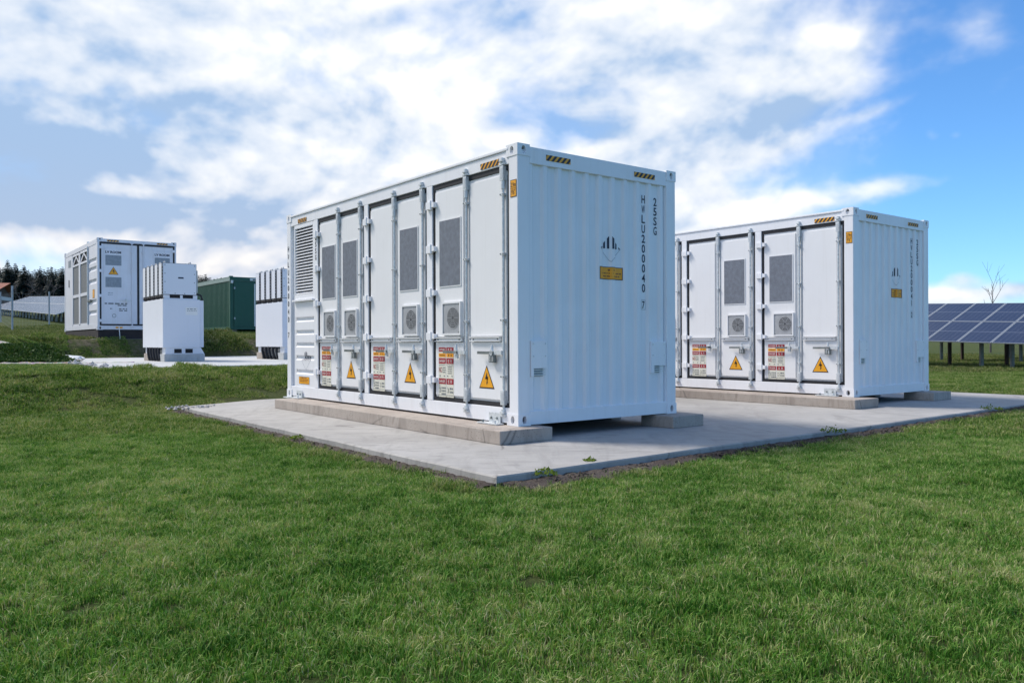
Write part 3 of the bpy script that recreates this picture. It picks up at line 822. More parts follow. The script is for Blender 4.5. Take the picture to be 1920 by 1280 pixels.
    # posts between the door bays
    for y0, y1 in ((1.637, 1.760), (3.243, 3.357), (4.842, 4.964)):
        mb = MB(); mb.box(0.003, 0.075, y0, y1, 0.179, 2.704, 'white'); mb.build('side_post', t, 0.005)
    mb = MB(); mb.box(0.060, 0.090, 0.149, 4.965, 0.10, 2.75, 'dark'); mb.build('door_backing', t)
    # louvred panel and ribbed panel at the far end of the long side
    lp = MB()
    y0, y1, z0, z1 = 4.966, 5.722, 1.53, 2.70
    lp.box(0.008, 0.05, y0, 5.026, z0, z1, 'white'); lp.box(0.008, 0.05, 5.690, y1, z0, z1, 'white')
    lp.box(0.008, 0.05, 5.0265, 5.6895, z0, 1.612, 'white'); lp.box(0.008, 0.05, 5.0265, 5.6895, 2.645, z1, 'white')
    lp.box(0.066, 0.072, y0, y1, z0, z1, 'gasket'); lp.box(-0.035, 0.05, y0, y1, 1.500, 1.528, 'white')
    lv = lp.build('louvre_panel', t, 0.003)
    sl = MB(); sl.poly([(.012, 0, 0), (.012, .662, 0), (.058, .662, .030), (.058, 0, .030)], 'white'); sl.poly([(.012, 0, 0), (.012, .662, 0), (.012, .662, -.010), (.012, 0, -.010)], 'white')
    sm = sl.mesh('slat', recalc=False)
    for k in range(22): link('slat', sm, lv, (0, 5.027, 1.626 + k * 0.0466))
    mb = MB(); mb.box(0.045, 0.075, 5.723, LC - 0.149, 0.179, 2.704, 'white'); mb.build('corner_recess', t)
    mb = MB(); z = 0.20; ya, yb = 4.966, 5.722
    prof = [(0.012, 0.179)]
    for c in (.446, .663, .864, 1.057, 1.258):
        prof += [(0.012, c - 0.075), (0.046, c - 0.045), (0.046, c - 0.012), (0.012, c + 0.004)]
    prof += [(0.012, 1.4995)]
    for (xa, za), (xb, zb) in zip(prof[:-1], prof[1:]):
        mb.poly([(xa, ya + .03, za), (xa, yb - .02, za), (xb, yb - .02, zb), (xb, ya + .03, zb)], 'white')
    for a, b in ((ya, ya + .03), (yb - .02, yb)): mb.poly([(0.012, a, .179), (0.012, b, .179), (0.012, b, 1.4995), (0.012, a, 1.4995)], 'white')
    mb.build('ribbed_panel', t, recalc=False)
    mb = MB(); zr = [z for x, z in prof]; xr = [x for x, z in prof]
    class9(mb, .169, .587, 0.165, 0.155, 0.15, lambda x, z, o=0.0: (float(np.interp(z, zr, xr)) - .003 - o, 5.466 - x, z), 6, zr, 1); mb.build('hazard_diamond', t, recalc=False)
    mb = MB(); pl = on_long(-0.0085, 5.560); rect(mb, 0, .385, .222, .335, 'yellow', pl, 0, 'black', .005)
    P2 = lambda x, y, o=0.0: pl(x, y, .003)
    bars(mb, .07, .31, .312, .012, 'brownprint', P2, 5, 8); bars(mb, .03, .35, .285, .012, 'brownprint', P2, 7, 9); bars(mb, .05, .33, .258, .012, 'brownprint', P2, 6, 10)
    mb.build('amber_notice', t, recalc=False)
    # galvanised hold-down plates
    for a, b in ((.283, .482), (5.384, 5.590)):
        mb = MB(); mb.box(-0.020, -0.009, a, b, 0.016, 0.118, 'steel'); mb.box(-0.11, -0.009, a - .05, b + .10, 0.003, 0.0145, 'steel')
        for q in (.25, .75): mb.cyl((-.020, a + (b - a) * q, .062), (-.034, a + (b - a) * q, .062), .013, 'rail', n=6)
        mb.cyl((-.07, b + .04, .0145), (-.07, b + .04, .040), .014, 'rail', n=6); mb.cyl((-.08, a + .01, -.03), (-.08, a + .01, .045), .012, 'steel', n=6)
        mb.build('hold_down_plate', t)
    mb = MB(); mb.box(-.05, .16, LC - .17, LC + .06, -.016, -.004, 'steel'); mb.build('base_plate', t)
    # lettering shared by both containers
    mb = MB(); vertical_text(mb, '25SG', 2.094, 2.554, .094, .1135, 'navy', on_end); mb.build('size_code', t, recalc=False)
    mb = MB(); vertical_text(mb, '25SG', .062, 2.47, .075, .098, 'black', on_long(0.0, 4.964), .045); mb.build('size_code', t, recalc=False)

    # doors: shared meshes
    BAYS = (0.150, 1.756, 3.357); BW = 1.485
    rod = MB()
    rod.cyl((0.0, 0, 0.10), (0.0, 0, 2.76), 0.0145, 'steel', n=10)
    rod.cyl((0, 0, 2.46), (0, 0, 2.60), 0.024, 'steel', n=10); rod.cyl((0, 0, 2.62), (0, 0, 2.66), 0.022, 'steel', n=10)
    rod_me = rod.mesh('lock_rod', smooth_=False)
    gd = MB(); gd.box(-.019, .028, -.028, .028, -.012, .012, 'steel'); gd.cyl((-.019, .022, 0), (-.026, .022, 0), .007, 'rail', n=6); gd.cyl((-.019, -.022, 0), (-.026, -.022, 0), .007, 'rail', n=6)
    gd_me = gd.mesh('rod_guide')
    sv = MB(); sv.box(-.024, .028, -.030, .030, 0, .150, 'steel'); sv.box(-.027, -.0242, -.018, .018, .02, .130, 'strip'); sv_me = sv.mesh('rod_sleeve', 0.004)
    cm = MB(); cm.cyl((-.006, 0, 0), (-.006, 0, .055), .026, 'steel', n=8); cm.box(-.040, .002, -.030, .022, .012, .036, 'steel'); cm.box(-.022, .003, -.045, .045, -.02, .004, 'steel'); cm_me = cm.mesh('rod_cam', 0.003)
    hd = MB()
    hd.box(-.036, -.012, -.004, .140, -.022, .022, 'steel'); hd.cyl((-.012, .16, 0), (-.050, .16, 0), .030, 'steel', n=10)
    hd.box(-.050, -.034, .13, .41, -.016, .014, 'rail')
    hd.cyl((-.03, .165, .020), (-.03, .165, .085), .020, 'steel', .012, n=8); hd.box(-.034, -.008, .145, .190, -.070, -.022, 'steel')
    hd_me = hd.mesh('lock_handle')
    hp = MB(); hp.box(-.040, -.006, .118, .212, -.105, -.020, 'rail'); hp.box(-.044, -.0405, .135, .150, -.095, -.03, 'steel'); hp.box(-.044, -.0405, .175, .190, -.095, -.03, 'steel'); hp_me = hp.mesh('padlock_hasp', .003)
    hg = MB(); hg.box(-.030, .002, -.010, .110, -.045, .045, 'white'); hg.box(-.034, .012, -.075, -.011, -.030, .030, 'white'); hg.cyl((-.032, -.006, -.055), (-.032, -.006, .055), .013, 'white', n=8); hg_me = hg.mesh('hinge', 0.004)
    ldg = MB(); ldg.box(-.022, .013, 0, .56, .030, .040, 'door'); ldg.box(.004, .013, .01, .55, .0, .029, 'door'); ldg.box(-.018, .013, 0, .56, -.010, -.001, 'door')
    for q in (.06, .50): ldg.cyl((.004, q, .012), (-.004, q, .012), .007, 'rail', n=6)
    ldg_me = ldg.mesh('drip_ledge')
    vt = MB(); vw, vh = .425, .755
    vt.box(.004, .0115, -.012, vw + .012, -.012, vh + .012, 'door')
    vt.poly([(.0028, 0, 0), (.0028, vw, 0), (.0028, vw, vh), (.0028, 0, vh)], 'mesh', [(0, 0), (vw, 0), (vw, vh), (0, vh)])
    vt_me = vt.mesh('air_vent', recalc=False)
    fg = MB(); s = .352
    fg.box(-.012, .0115, 0, s, 0, s, 'fanplate')
    for a, b, c, d in ((-.014, s + .014, -.014, .006), (-.014, s + .014, s - .006, s + .014), (-.014, .006, .0061, s - .0061), (s - .006, s + .014, .0061, s - .0061)): fg.box(-.020, .0115, a, b, c, d, 'door')
    yc, zc = s * .40, s * .52
    N = 24
    fg.poly([(-.0135, yc + .118 * math.cos(2 * PI * i / N), zc + .118 * math.sin(2 * PI * i / N)) for i in range(N)], 'fandark')
    for rr in (.030, .052, .074, .096, .117):
        for i in range(N):
            a, b = 2 * PI * i / N, 2 * PI * (i + 1) / N
            p = lambda r, g: (-.018, yc + r * math.cos(g), zc + r * math.sin(g))
            fg.poly([p(rr - .0035, a), p(rr - .0035, b), p(rr + .0035, b), p(rr + .0035, a)], 'fanplate')
    for i in range(6):
        a = PI * i / 3; fg.poly([(-.0165, yc + r * math.cos(a) + w * math.sin(a), zc + r * math.sin(a) - w * math.cos(a)) for r, w in ((.02, .003), (.118, .003), (.118, -.003), (.02, -.003))], 'fanplate')
    for q in ((.02, .02), (s - .02, .02), (.02, s - .02), (s - .02, s - .02)): fg.cyl((-.012, *q), (-.018, *q), .008, 'rail', n=6)
    fg_me = fg.mesh('fan_guard', recalc=False)
    hv = MB(); hv_sign(hv, 0, 0, .282, .252, on_long(0.0, 0.0)); hv_me = hv.mesh('high_voltage_sign', recalc=False)
    wl = [warning_label(0), warning_label(1)]
    def leaf(ya, yb, pa, pb):
        mb = MB()
        mb.box(.030, .052, ya, yb, .226, 2.650, 'door')
        mb.box(.012, .0295, pa, pb, .925, 2.610, 'door'); mb.box(.012, .0295, pa, pb, .250, .862, 'door')
        return mb.mesh('door', 0.006)
    left_me, right_me = leaf(.790, 1.452, .850, 1.430), leaf(.040, .780, .125, .715)
    st = MB(); st.box(.020, .0295, -.044, -.024, .25, 2.60, 'strip'); st.box(.020, .0295, .028, .048, .25, 2.60, 'strip'); st_me = st.mesh('recess_shade_strip')  # grey strips stand in for the shade in the recess beside each rod
    for bi, b in enumerate(BAYS):
        mb = MB()
        mb.box(.018, .058, b + .001, b + BW - .001, .180, .2245, 'gasket'); mb.box(.018, .058, b + .001, b + BW - .001, 2.6515, 2.703, 'gasket')
        mb.box(.018, .058, b + .001, b + .036, .225, 2.651, 'gasket'); mb.box(.018, .058, b + BW - .030, b + BW - .001, .225, 2.651, 'gasket')
        mb.build('door_gasket', t)
        vent_left = bi in (0, 2); vent_right = bi in (1, 2)
        for side in ('left', 'right'):
            dr = link('door', left_me if side == 'left' else right_me, t, (0, b, 0))
            ro = .775 if side == 'left' else .095
            link('lock_rod', rod_me, dr, (0, ro, 0)); link('recess_shade_strip', st_me, dr, (0, ro, 0))
            for z in (.50, 1.09, 1.78, 2.40): link('rod_guide', gd_me, dr, (0, ro, z))
            link('rod_sleeve', sv_me, dr, (0, ro, .205)); link('rod_sleeve', sv_me, dr, (0, ro, 2.545))
            link('rod_cam', cm_me, dr, (0, ro, .105)); link('rod_cam', cm_me, dr, (0, ro, 2.725))
            link('lock_handle', hd_me, dr, (0, ro, .750))
            link('drip_ledge', ldg_me, dr, (0, .145 if side == 'right' else .862, .880))
            if (vent_left if side == 'left' else vent_right):
                link('air_vent', vt_me, dr, (0, .220 if side == 'right' else .905, 1.508))
                link('fan_guard', fg_me, dr, (0, .205 if side == 'right' else .886, .955))
            if side == 'left':
                for z in (.42, .93, 1.44, 1.955, 2.47): link('hinge', hg_me, dr, (0, BW + .005 - .020, z)).rotation_euler = (0, 0, 0)
                link('warning_label', wl[0], dr, (-(-.0105), 1.365, .228)); link('warning_label', wl[1], dr, (.0105, 1.203, .228))
            else:
                link('padlock_hasp', hp_me, dr, (0, ro, .750))
                link('high_voltage_sign', hv_me, dr, (.0105, .412, .362))
    return t
cont_a = make_battery_container()
def number(t, s):
    mb = MB(); vertical_text(mb, s[:10], 1.893, 2.566, .094, .1150, 'navy', on_end)
    vertical_text(mb, s[11:], 1.890, 1.331, .082, .1, 'navy', on_end, .042)
    P = lambda x, z, o=0.0: on_end(x, z, 0)
    for x0, x1, z0, z1 in ((1.855, 1.925, 1.345, 1.348), (1.855, 1.925, 1.232, 1.235), (1.855, 1.8575, 1.2355, 1.3445), (1.9225, 1.925, 1.2355, 1.3445)):
        rect(mb, x0, x1, z0, z1, 'greyprint', P)
    mb.build('container_number', t, recalc=False)
    mb = MB(); vertical_text(mb, s, .052, 2.40, .085, .125, 'black', on_long(0.003, LC - 0.012), .05); mb.build('container_number', t, recalc=False)
index_children()
B0 = wp(6.548, 0.061)[:2]
cont_b = copy_tree(cont_a)
cont_b.location = (B0[0], B0[1], BASE_Z)
cont_b['label'] = 'second white battery container behind and to the right, numbered 200041 2 on its end'
number(cont_a, 'HWLU200040 7'); number(cont_b, 'HWLU200041 2')

# concrete footings, with added beams that block light underneath
def footing(label, u0, u1, v0, v1, group='concrete footings under the containers', seed=0):
    mb = MB(); mb.box(u0, u1, v0, v1, 0.0, BASE_Z - 0.0755 - 0.002, 'block')
    me = mb.mesh('concrete_footing', 0.010)
    o = link('concrete_footing', me); o.location = (A0[0], A0[1], 0.0755); o.rotation_euler = (0, 0, TH)
    return tag(o, label, 'footing', group)
footing('long pitted concrete beam under the door side of the nearest container', -.40, .27, -.22, 5.52)
footing('short concrete block sticking out under the right corner of the nearest container', 2.04, 2.58, -.28, .22)
footing('added hidden beam blocking light, set back under the right long side of the nearest container', 2.22, 2.40, .90, 5.80)  # added to close the open long side, keeps the space below dark
footing('long concrete beam under the door side of the second container', 6.548 - .52, 6.548 + .15, -.25, 5.75)
footing('short concrete block under the right corner of the second container', 6.548 + 1.98, 6.548 + 2.60, -.22, .28)
footing('added hidden beam blocking light, set back under the right long side of the second container', 6.548 + 2.22, 6.548 + 2.40, .90, 5.80)  # likewise added, shuts side light out from under the second container

for nm, du in (('nearest', 0.0), ('second', 6.548)):
    footing('added hidden beam blocking light, lying across under the far end of the %s container' % nm, du + .30, du + 2.20, 5.30, 5.65)  # added to stop light leaking in from the far end
# ---------------------------------------------------------------- container with LV ROOM doors, up the bank
LVX, LVY, LVZ = -13.0055, 25.3383, CAM_Z + 0.416
def lv_container():
    W, L, H = 2.37, 5.9, HC
    t = thing('transformer_container', 'weathered white container with LV ROOM doors on a dark plinth up the bank', 'container', (LVX, LVY, LVZ), TH)
    m = 'white_lv'
    frame_parts(t, L, W, H, m)
    for y in (0.0, L - .07):
        mb = MB(); mb.box(.158, W - .158, y, y + .07, 2.775, 2.872, m); mb.build('top_rail', t, .005)
        mb = MB(); mb.box(.158, W - .158, y, y + .07, .01, .135, m); mb.build('bottom_rail', t, .005)
    for x in (0.004, W - .074):
        mb = MB(); mb.box(x, x + .07, .148, L - .148, 2.72, 2.872, m); mb.build('top_rail', t, .005)
        mb = MB(); mb.box(x, x + .07, .148, L - .148, .03, .19, m); mb.build('bottom_rail', t, .005)
    mb = MB(); mb.box(.02, W - .02, .02, L - .02, 2.80, 2.845, m); mb.build('roof', t)
    mb = MB(); mb.box(.075, W - .075, .075, L - .075, .05, 2.79, m); mb.build('inner_shell', t)
    E = lambda x, z, o=0.0: (x, -.006 - o, z)
    for a, b in ((.281, .620), (1.768, 2.10)):
        mb = MB(); chevron(mb, a, b, 2.790, 2.842, lambda x, z, o=0.0: (x, -.003 - o, z), 4); mb.build('hazard_stripe', t, recalc=False)
    mb = MB(); g = 'gasket'
    for x0, x1, z0, z1 in ((.062, .112, .185, 2.715), (2.262, 2.318, .185, 2.715), (.062, 2.318, .136, .1845), (.062, 2.318, 2.7155, 2.774), (1.165, 1.225, .185, 2.715)):
        mb.box(x0, x1, -.006, .06, z0, z1, g)
    mb.build('door_gasket', t)
    hgm = MB(); hgm.box(-.06, .06, -.022, .01, -.045, .045, m); hme = hgm.mesh('hinge', .004)
    for k, (x0, x1) in enumerate(((.113, 1.164), (1.226, 2.261))):
        mb = MB(); mb.box(x0, x1, .010, .055, .186, 2.714, m)
        for z in (.85, 1.55, 2.245): mb.box(x0 + .05, x1 - .05, .004, .0095, z - .028, z + .028, m)
        dr = mb.build('door', t, .004)
        px0, px1 = ((.189, .713), (1.655, 2.185))[k]
        pm = MB(); pm.box(px0, px1, -.004, .0035, 1.311, 2.577, m)
        for z0, z1 in ((2.043, 2.365), (1.348, 1.668)):
            pm.poly([(px0 + .04, -.006, z0), (px1 - .02, -.006, z0), (px1 - .02, -.006, z1), (px0 + .04, -.006, z1)], 'ventpale', [(0, 0), (.5, 0), (.5, .3), (0, .3)])
        pm.build('vent_plate', dr)
        tm = MB(); add_text(tm, 'LV ROOM', (px0 + px1) / 2 + .005, 2.425, .070, 'black', E, center=True, fit=.46, bold=.004); tm.build('lettering', dr, recalc=False)
        if k == 0:
            sm = MB(); hv_sign(sm, .461, 1.749, .298, .250, E); sm.build('high_voltage_sign', dr, recalc=False)
            tm = MB(); E3 = lambda x, z, o=0.0: (x, .0025 - o, z); E4 = lambda x, z, o=0.0: (x, .0080, z)
            bars(tm, .206, .863, .810, .045, 'greyprint', E3, 5, 1); bars(tm, .58, .863, .760, .036, 'greyprint', E4, 3, 2)
            bars(tm, .365, .43, .650, .040, 'greyprint', E4, 1, 3); bars(tm, .62, .862, .650, .036, 'greyprint', E4, 2, 4); bars(tm, .62, .862, .595, .036, 'greyprint', E4, 2, 5)
            bars(tm, .30, .44, 1.16, .02, 'ventpale', E4, 2, 6); bars(tm, .30, .44, 1.10, .02, 'ventpale', E4, 2, 7)
            for i in range(12):
                a, b = 2 * PI * i / 12, 2 * PI * (i + .8) / 12
                q = lambda r, an: E4(.479 + r * math.cos(an), .448 + r * math.sin(an))
                tm.poly([q(.045, a), q(.045, b), q(.062, b), q(.062, a)], 'greyprint')
            tm.build('stencilled_data', dr, recalc=False)
        rx = (1.003, 1.354)[k]
        rm = MB(); rm.cyl((rx, -.02, .10), (rx, -.02, 2.80), .017, m, n=8)
        for z in (.12, .36, 1.2, 1.9, 2.5, 2.78): rm.box(rx - .05, rx + .05, -.028, .012, z - .02, z + .02, m)
        rm.build('lock_rod', dr)
        hm = MB(); s = -1 if k == 0 else 1
        hm.box(*sorted((rx, rx + s * .36)), -.045, -.03, .92, .945, 'steel'); hm.cyl((rx + s * .17, -.02, .89), (rx + s * .17, -.03, .99), .03, 'steel', n=8)
        hm.build('lock_handle', dr)
        for z in (.292, 1.076, 1.86, 2.60): link('hinge', hme, dr, ((.088, 2.290)[k], -.002, z))
    # long side: two tall pairs of mesh panels, truss above, ribbed section
    mb = MB(); S = lambda o: None
    for a, b in ((1.56, 1.72), (2.90, 3.16), (4.28, 4.42)): mb.box(.006, .045, a, b, .22, 2.68, m)
    for z0, z1 in ((.19, .245), (1.165, 1.272), (2.262, 2.33), (2.62, 2.70)):
        for a, b in ((1.7205, 2.8995), (3.1605, 4.2795)): mb.box(.010, .045, a, b, z0, z1, m)
    mb.build('mesh_frame', t, .003)
    for a, b in ((1.72, 2.90), (3.16, 4.28)):
        for z0, z1 in ((.245, 1.165), (1.272, 2.262)):
            pm = MB(); pm.poly([(.030, a, z0), (.030, b, z0), (.030, b, z1), (.030, a, z1)], 'meshlv', [(0, 0), (b - a, 0), (b - a, z1 - z0), (0, z1 - z0)]); pm.box(.034, .06, a, b, z0, z1, 'dark'); pm.build('mesh_panel', t, recalc=False)
        tm = MB(); tm.box(.05, .06, a, b, 2.33, 2.62, 'gasket')
        c = (a + b) / 2
        for p, q in (((a, 2.34), (c, 2.61)), ((c, 2.61), (b, 2.34))):
            d = Vector((0, q[0] - p[0], q[1] - p[1])).normalized(); n = Vector((0, -d.z, d.y)) * .04
            A_, B_ = Vector((.02, *p)), Vector((.02, *q))
            tm.poly([A_ - n, B_ - n, B_ + n, A_ + n], m)
        tm.build('truss_brace', t, recalc=False)
    mb = MB(); prof = [(.012, .19)]
    for c in (.60, .95, 1.60, 2.0, 2.27): prof += [(.012, c - .12), (.05, c - .07), (.05, c - .01), (.012, c + .03)]
    prof += [(.012, 2.72)]
    for (xa, za), (xb, zb) in zip(prof[:-1], prof[1:]): mb.poly([(xa, .149, za), (xa, 1.43, za), (xb, 1.43, zb), (xb, .149, zb)], m)
    mb.build('ribbed_panel', t, recalc=False)
    mb = MB(); mb.box(.0, .05, 1.432, 1.555, .19, 2.71, m); mb.cyl((-.015, 1.47, .2), (-.015, 1.47, 2.75), .018, 'steel', n=6); mb.build('side_post', t)
    mb = MB(); mb.box(.008, .05, 4.425, L - .15, .19, 2.71, m); mb.build('blank_panel', t)
    mb = MB(); mb.poly([(.005, 4.6, 2.30), (.005, 5.15, 2.30), (.005, 5.15, 2.56), (.005, 4.6, 2.56)], 'ventpale', [(0, 0), (.5, 0), (.5, .3), (0, .3)]); mb.build('small_vent', t, recalc=False)
    mb = MB(); pl = on_long(-.008, .80); rect(mb, 0, .30, 1.02, 1.30, 'yellow', pl, 0, 'black', .012); mb.build('amber_notice', t, recalc=False)
    mb = MB(); mb.box(-.03, .004, 1.0, 1.5, .93, .99, 'rail'); mb.build('lock_handle', t)
    mb = MB(); mb.box(-.004, .006, 4.95, 5.06, 1.60, 1.86, 'black'); mb.build('wall_box', t)
    mb = MB(); mb.cyl((.10, 2.0, 2.86), (.10, 2.0, 2.96), .04, 'steel', n=8); mb.build('roof_knob', t)
    mb = MB(); mb.cyl((.62, -.02, .03), (.64, -.03, -.30), .014, 'whitefilm', n=6); mb.box(.52, .60, -.012, .0, .05, .10, 'amber'); mb.box(.64, .72, -.012, .0, .05, .10, 'amber'); mb.build('earth_cable', t)
    # dark plinth below, its own thing with a thin slab
    p = MB(); p.box(.02, W - .02, .02, L - .02, -.285, -.002, 'plinth'); po = p.mesh('plinth', .01)
    o = link('plinth', po); o.location = (LVX, LVY, LVZ); o.rotation_euler = (0, 0, TH); tag(o, 'dark brown plinth carrying the LV ROOM container', 'plinth')
    s = MB(); s.box(-.12, W + .12, -.10, L + .12, -.60, -.286, 'pad'); so = link('concrete_slab', s.mesh('concrete_slab', .01)); so.location = (LVX, LVY, LVZ); so.rotation_euler = (0, 0, TH); structure(so)
lv_container()

# ---------------------------------------------------------------- stacked inverter cabinets
def inverter_cabinet():
    t = thing('inverter_cabinet', 'white cabinet with five upright inverters on top, in front of the LV ROOM container', 'cabinet', (-8.277, 19.144, 0.631), TH, 'white inverter cabinets on the upper pad')
    for a, b in ((0.0, .42), (1.50, 1.92)):
        mb = MB(); mb.box(.03, .97, a, b, 0, .177, 'block' if a else 'pad2'); mb.build('plinth_block', t, .008)
    mb = MB(); mb.box(.06, .88, .02, .30, .178, .329, 'cab'); mb.box(.06, .88, 1.58, 1.86, .178, .329, 'cab')
    mb.poly([(.88, .02, .329), (.88, .30, .329), (.965, .30, .178), (.965, .02, .178)], 'cab'); mb.poly([(.88, .02, .178), (.965, .02, .178), (.88, .02, .329)], 'cab')
    for x in (.345, .602): mb.box(x - .085, x + .085, .014, .0195, .20, .30, 'dark')
    mb.build('support_foot', t)
    mb = MB(); mb.box(0, .855, 0, 1.90, .330, 1.490, 'cab'); body = mb.build('cabinet_body', t, .010)
    mb = MB(); mb.box(.856, .960, .05, 1.85, .335, 1.475, 'cab'); mb.build('side_cover', t, .008)
    mb = MB(); mb.poly([(.52, -.003, 1.12), (.80, -.003, 1.12), (.80, -.003, 1.30), (.52, -.003, 1.30)], 'whitefilm')
    Q = lambda x, z, o=0.0: (x, -.0045, z)
    bars(mb, .55, .78, 1.25, .018, 'greyprint', Q, 3, 3); bars(mb, .55, .78, 1.21, .012, 'greyprint', Q, 4, 4); mb.build('rating_plate', body, recalc=False)
    mb = MB(); mb.box(.04, .80, .02, 1.86, 1.491, 1.515, 'cab'); mb.box(.05, .79, .03, 1.85, 1.515, 1.592, 'dark')
    for a, b in ((.02, .16), (.40, .46), (.70, .80)): mb.box(a, b, .018, .10, 1.516, 1.590, 'cab')
    mb.build('mounting_rail', t)
    md = MB(); md.box(.02, .76, .022, .10, 1.600, 2.335, 'gasket')
    for k in range(9): md.box(.0, .019, .034, .09, 1.63 + k * .075, 1.66 + k * .075, 'gasket')
    md.box(0, .78, .10, .352, 1.595, 2.350, 'cab'); md.box(0, .78, 0, .0215, 1.595, 2.350, 'cab')
    mm = md.mesh('inverter', .008)
    hm = MB()
    for p, q in (((.10, .16, 2.345), (.10, .16, 2.395)), ((.10, .155, 2.395), (.10, .305, 2.395)), ((.10, .30, 2.395), (.10, .30, 2.345))): hm.cyl(p, q, .013, 'alu', n=5)
    hme = hm.mesh('lifting_handle')
    fm = MB(); fm.box(.35, .475, -.004, .0, 1.985, 2.02, 'navy')
    for x in (.05, .73):
        for z in (1.65, 1.9, 2.1, 2.3): fm.cyl((x, 0, z), (x, -.006, z), .012, 'rail', n=6)
    for x in (.28, .5): fm.cyl((x, 0, 1.63), (x, -.006, 1.63), .012, 'rail', n=6)
    fme = fm.mesh('front_fittings')
    cm = MB()
    for k in range(7):
        x = .03; y = .05 + k * .045; cm.tube([(x + .02 * (k % 3), y, 1.60), (x - .02 - .015 * (k % 2), y + .01, 1.55), (x + .03, y, 1.495)], .013, 'gasket', 5)
    cme = cm.mesh('cable_bundle')
    for k in range(5):
        v = link('inverter', mm, t, (0, k * .382, 0)); link('lifting_handle', hme, v); link('lifting_handle', hme, v, (.58, 0, 0)); link('cable_bundle', cme, v)
        if k == 0: link('front_fittings', fme, v)
    pm = MB(); pm.tube([(-.02, .06, .335), (-.03, .04, .22), (-.02, -.03, .06), (.02, -.05, .0)], .036, 'gasket', 7)
    pme = pm.mesh('power_cable')
    for k in range(5): link('power_cable', pme, t, (.05, .42 + k * .25, 0))
    pm = MB(); pm.box(.20, .90, .421, 1.499, .0, .28, 'pad2'); pm.build('plinth_block', t, .006)
    pm = MB(); pm.box(.06, .09, .44, 1.49, .07, .09, 'gasket'); pm.build('cable_bracket', t)
    mb = MB(); mb.tube([(.80, .10, 1.63), (.90, .06, 1.60), (.93, .06, 1.48)], .022, 'gasket', 7); mb.build('side_cable', t)
    mb = MB(); mb.box(.781, .815, .04, 1.7, 1.66, 2.20, 'alu'); mb.build('end_bracket', t)
    return t
inv = inverter_cabinet()
index_children()
inv2 = copy_tree(inv); inv2.location = wp(2.98, 13.62, 0.631)
inv2['label'] = 'white inverter cabinet half hidden behind the far end of the nearest container'

# ---------------------------------------------------------------- green site container
def green_container():
    gx, gy, gz = -13.985, 40.067, CAM_Z + .61
    t = thing('site_container', 'dark green steel site container with a door, behind the inverter cabinets', 'container', (gx, gy, gz), TH)
    W, L, H = 2.44, 6.05, 2.70
    mb = MB(); mb.box(.03, W - .03, .03, L - .03, .08, 2.60, 'green')
    y = .15
    while y < L - .25:
        mb.poly([(.03, y, .18), (.004, y + .02, .18), (.004, y + .02, 2.42), (.03, y, 2.42)], 'green'); mb.poly([(.004, y + .02, .18), (.004, y + .10, .18), (.004, y + .10, 2.42), (.004, y + .02, 2.42)], 'green')
        mb.poly([(.004, y + .10, .18), (.03, y + .12, .18), (.03, y + .12, 2.42), (.004, y + .10, 2.42)], 'green'); y += .20
    mb.build('wall', t, recalc=False)
    mb = MB(); mb.box(-.02, .12, .0, L, 2.44, 2.62, 'greentrim'); mb.box(.1205, W, .0, L, 2.45, H - .04, 'green'); mb.box(-.015, .12, .16, L, 2.621, 2.66, 'green'); mb.build('roof', t, .008)
    for x in (0, W - .15):
        for y in (0, L - .15):
            mb = MB(); mb.box(x - .004, x + .154, y - .004, y + .154, .05, H, 'green'); mb.build('corner_post', t, .006)
    mb = MB(); mb.box(0, W, 0, L, .04, .175, 'green'); mb.build('base_frame', t, .006)
    mb = MB(); mb.box(.20, 1.45, -.012, .029, .18, 2.40, 'green')
    d = mb.build('door', t, .005)
    hm = MB(); hm.box(.185, .255, -.03, -.013, -.05, .05, 'alu'); hme = hm.mesh('hinge')
    for z in (.59, 2.10): link('hinge', hme, d, (0, 0, z))
    mb = MB(); mb.box(1.205, 1.265, -.045, -.013, .20, 2.34, 'whitefilm'); mb.build('lock_bar', d)
    mb = MB(); mb.box(1.33, 1.39, -.05, -.013, 1.10, 1.30, 'whitefilm'); mb.build('handle', d)
    mb = MB(); mb.box(1.00, 1.70, -.02, -.006, 2.50, 2.615, 'whitefilm'); s = mb.build('sign_board', t)
    mb = MB(); mb.box(1.14, 1.60, -.023, -.0205, 2.525, 2.575, 'navy'); mb.build('print', s)
    mb = MB(); mb.box(.03, .14, -.06, -.005, 2.33, 2.48, 'whitefilm'); mb.build('wall_lamp', t, .01)
    for y in (.3, 2.0, 4.0, 5.7):
        mb = MB(); mb.box(.02, .4, y - .15, y + .15, -.15, .039, 'block'); mb.build('support_block', t)
    mb = MB(); mb.box(2.0, 2.4, -.0, .3, -.15, .039, 'block'); mb.build('support_block', t)
green_container()

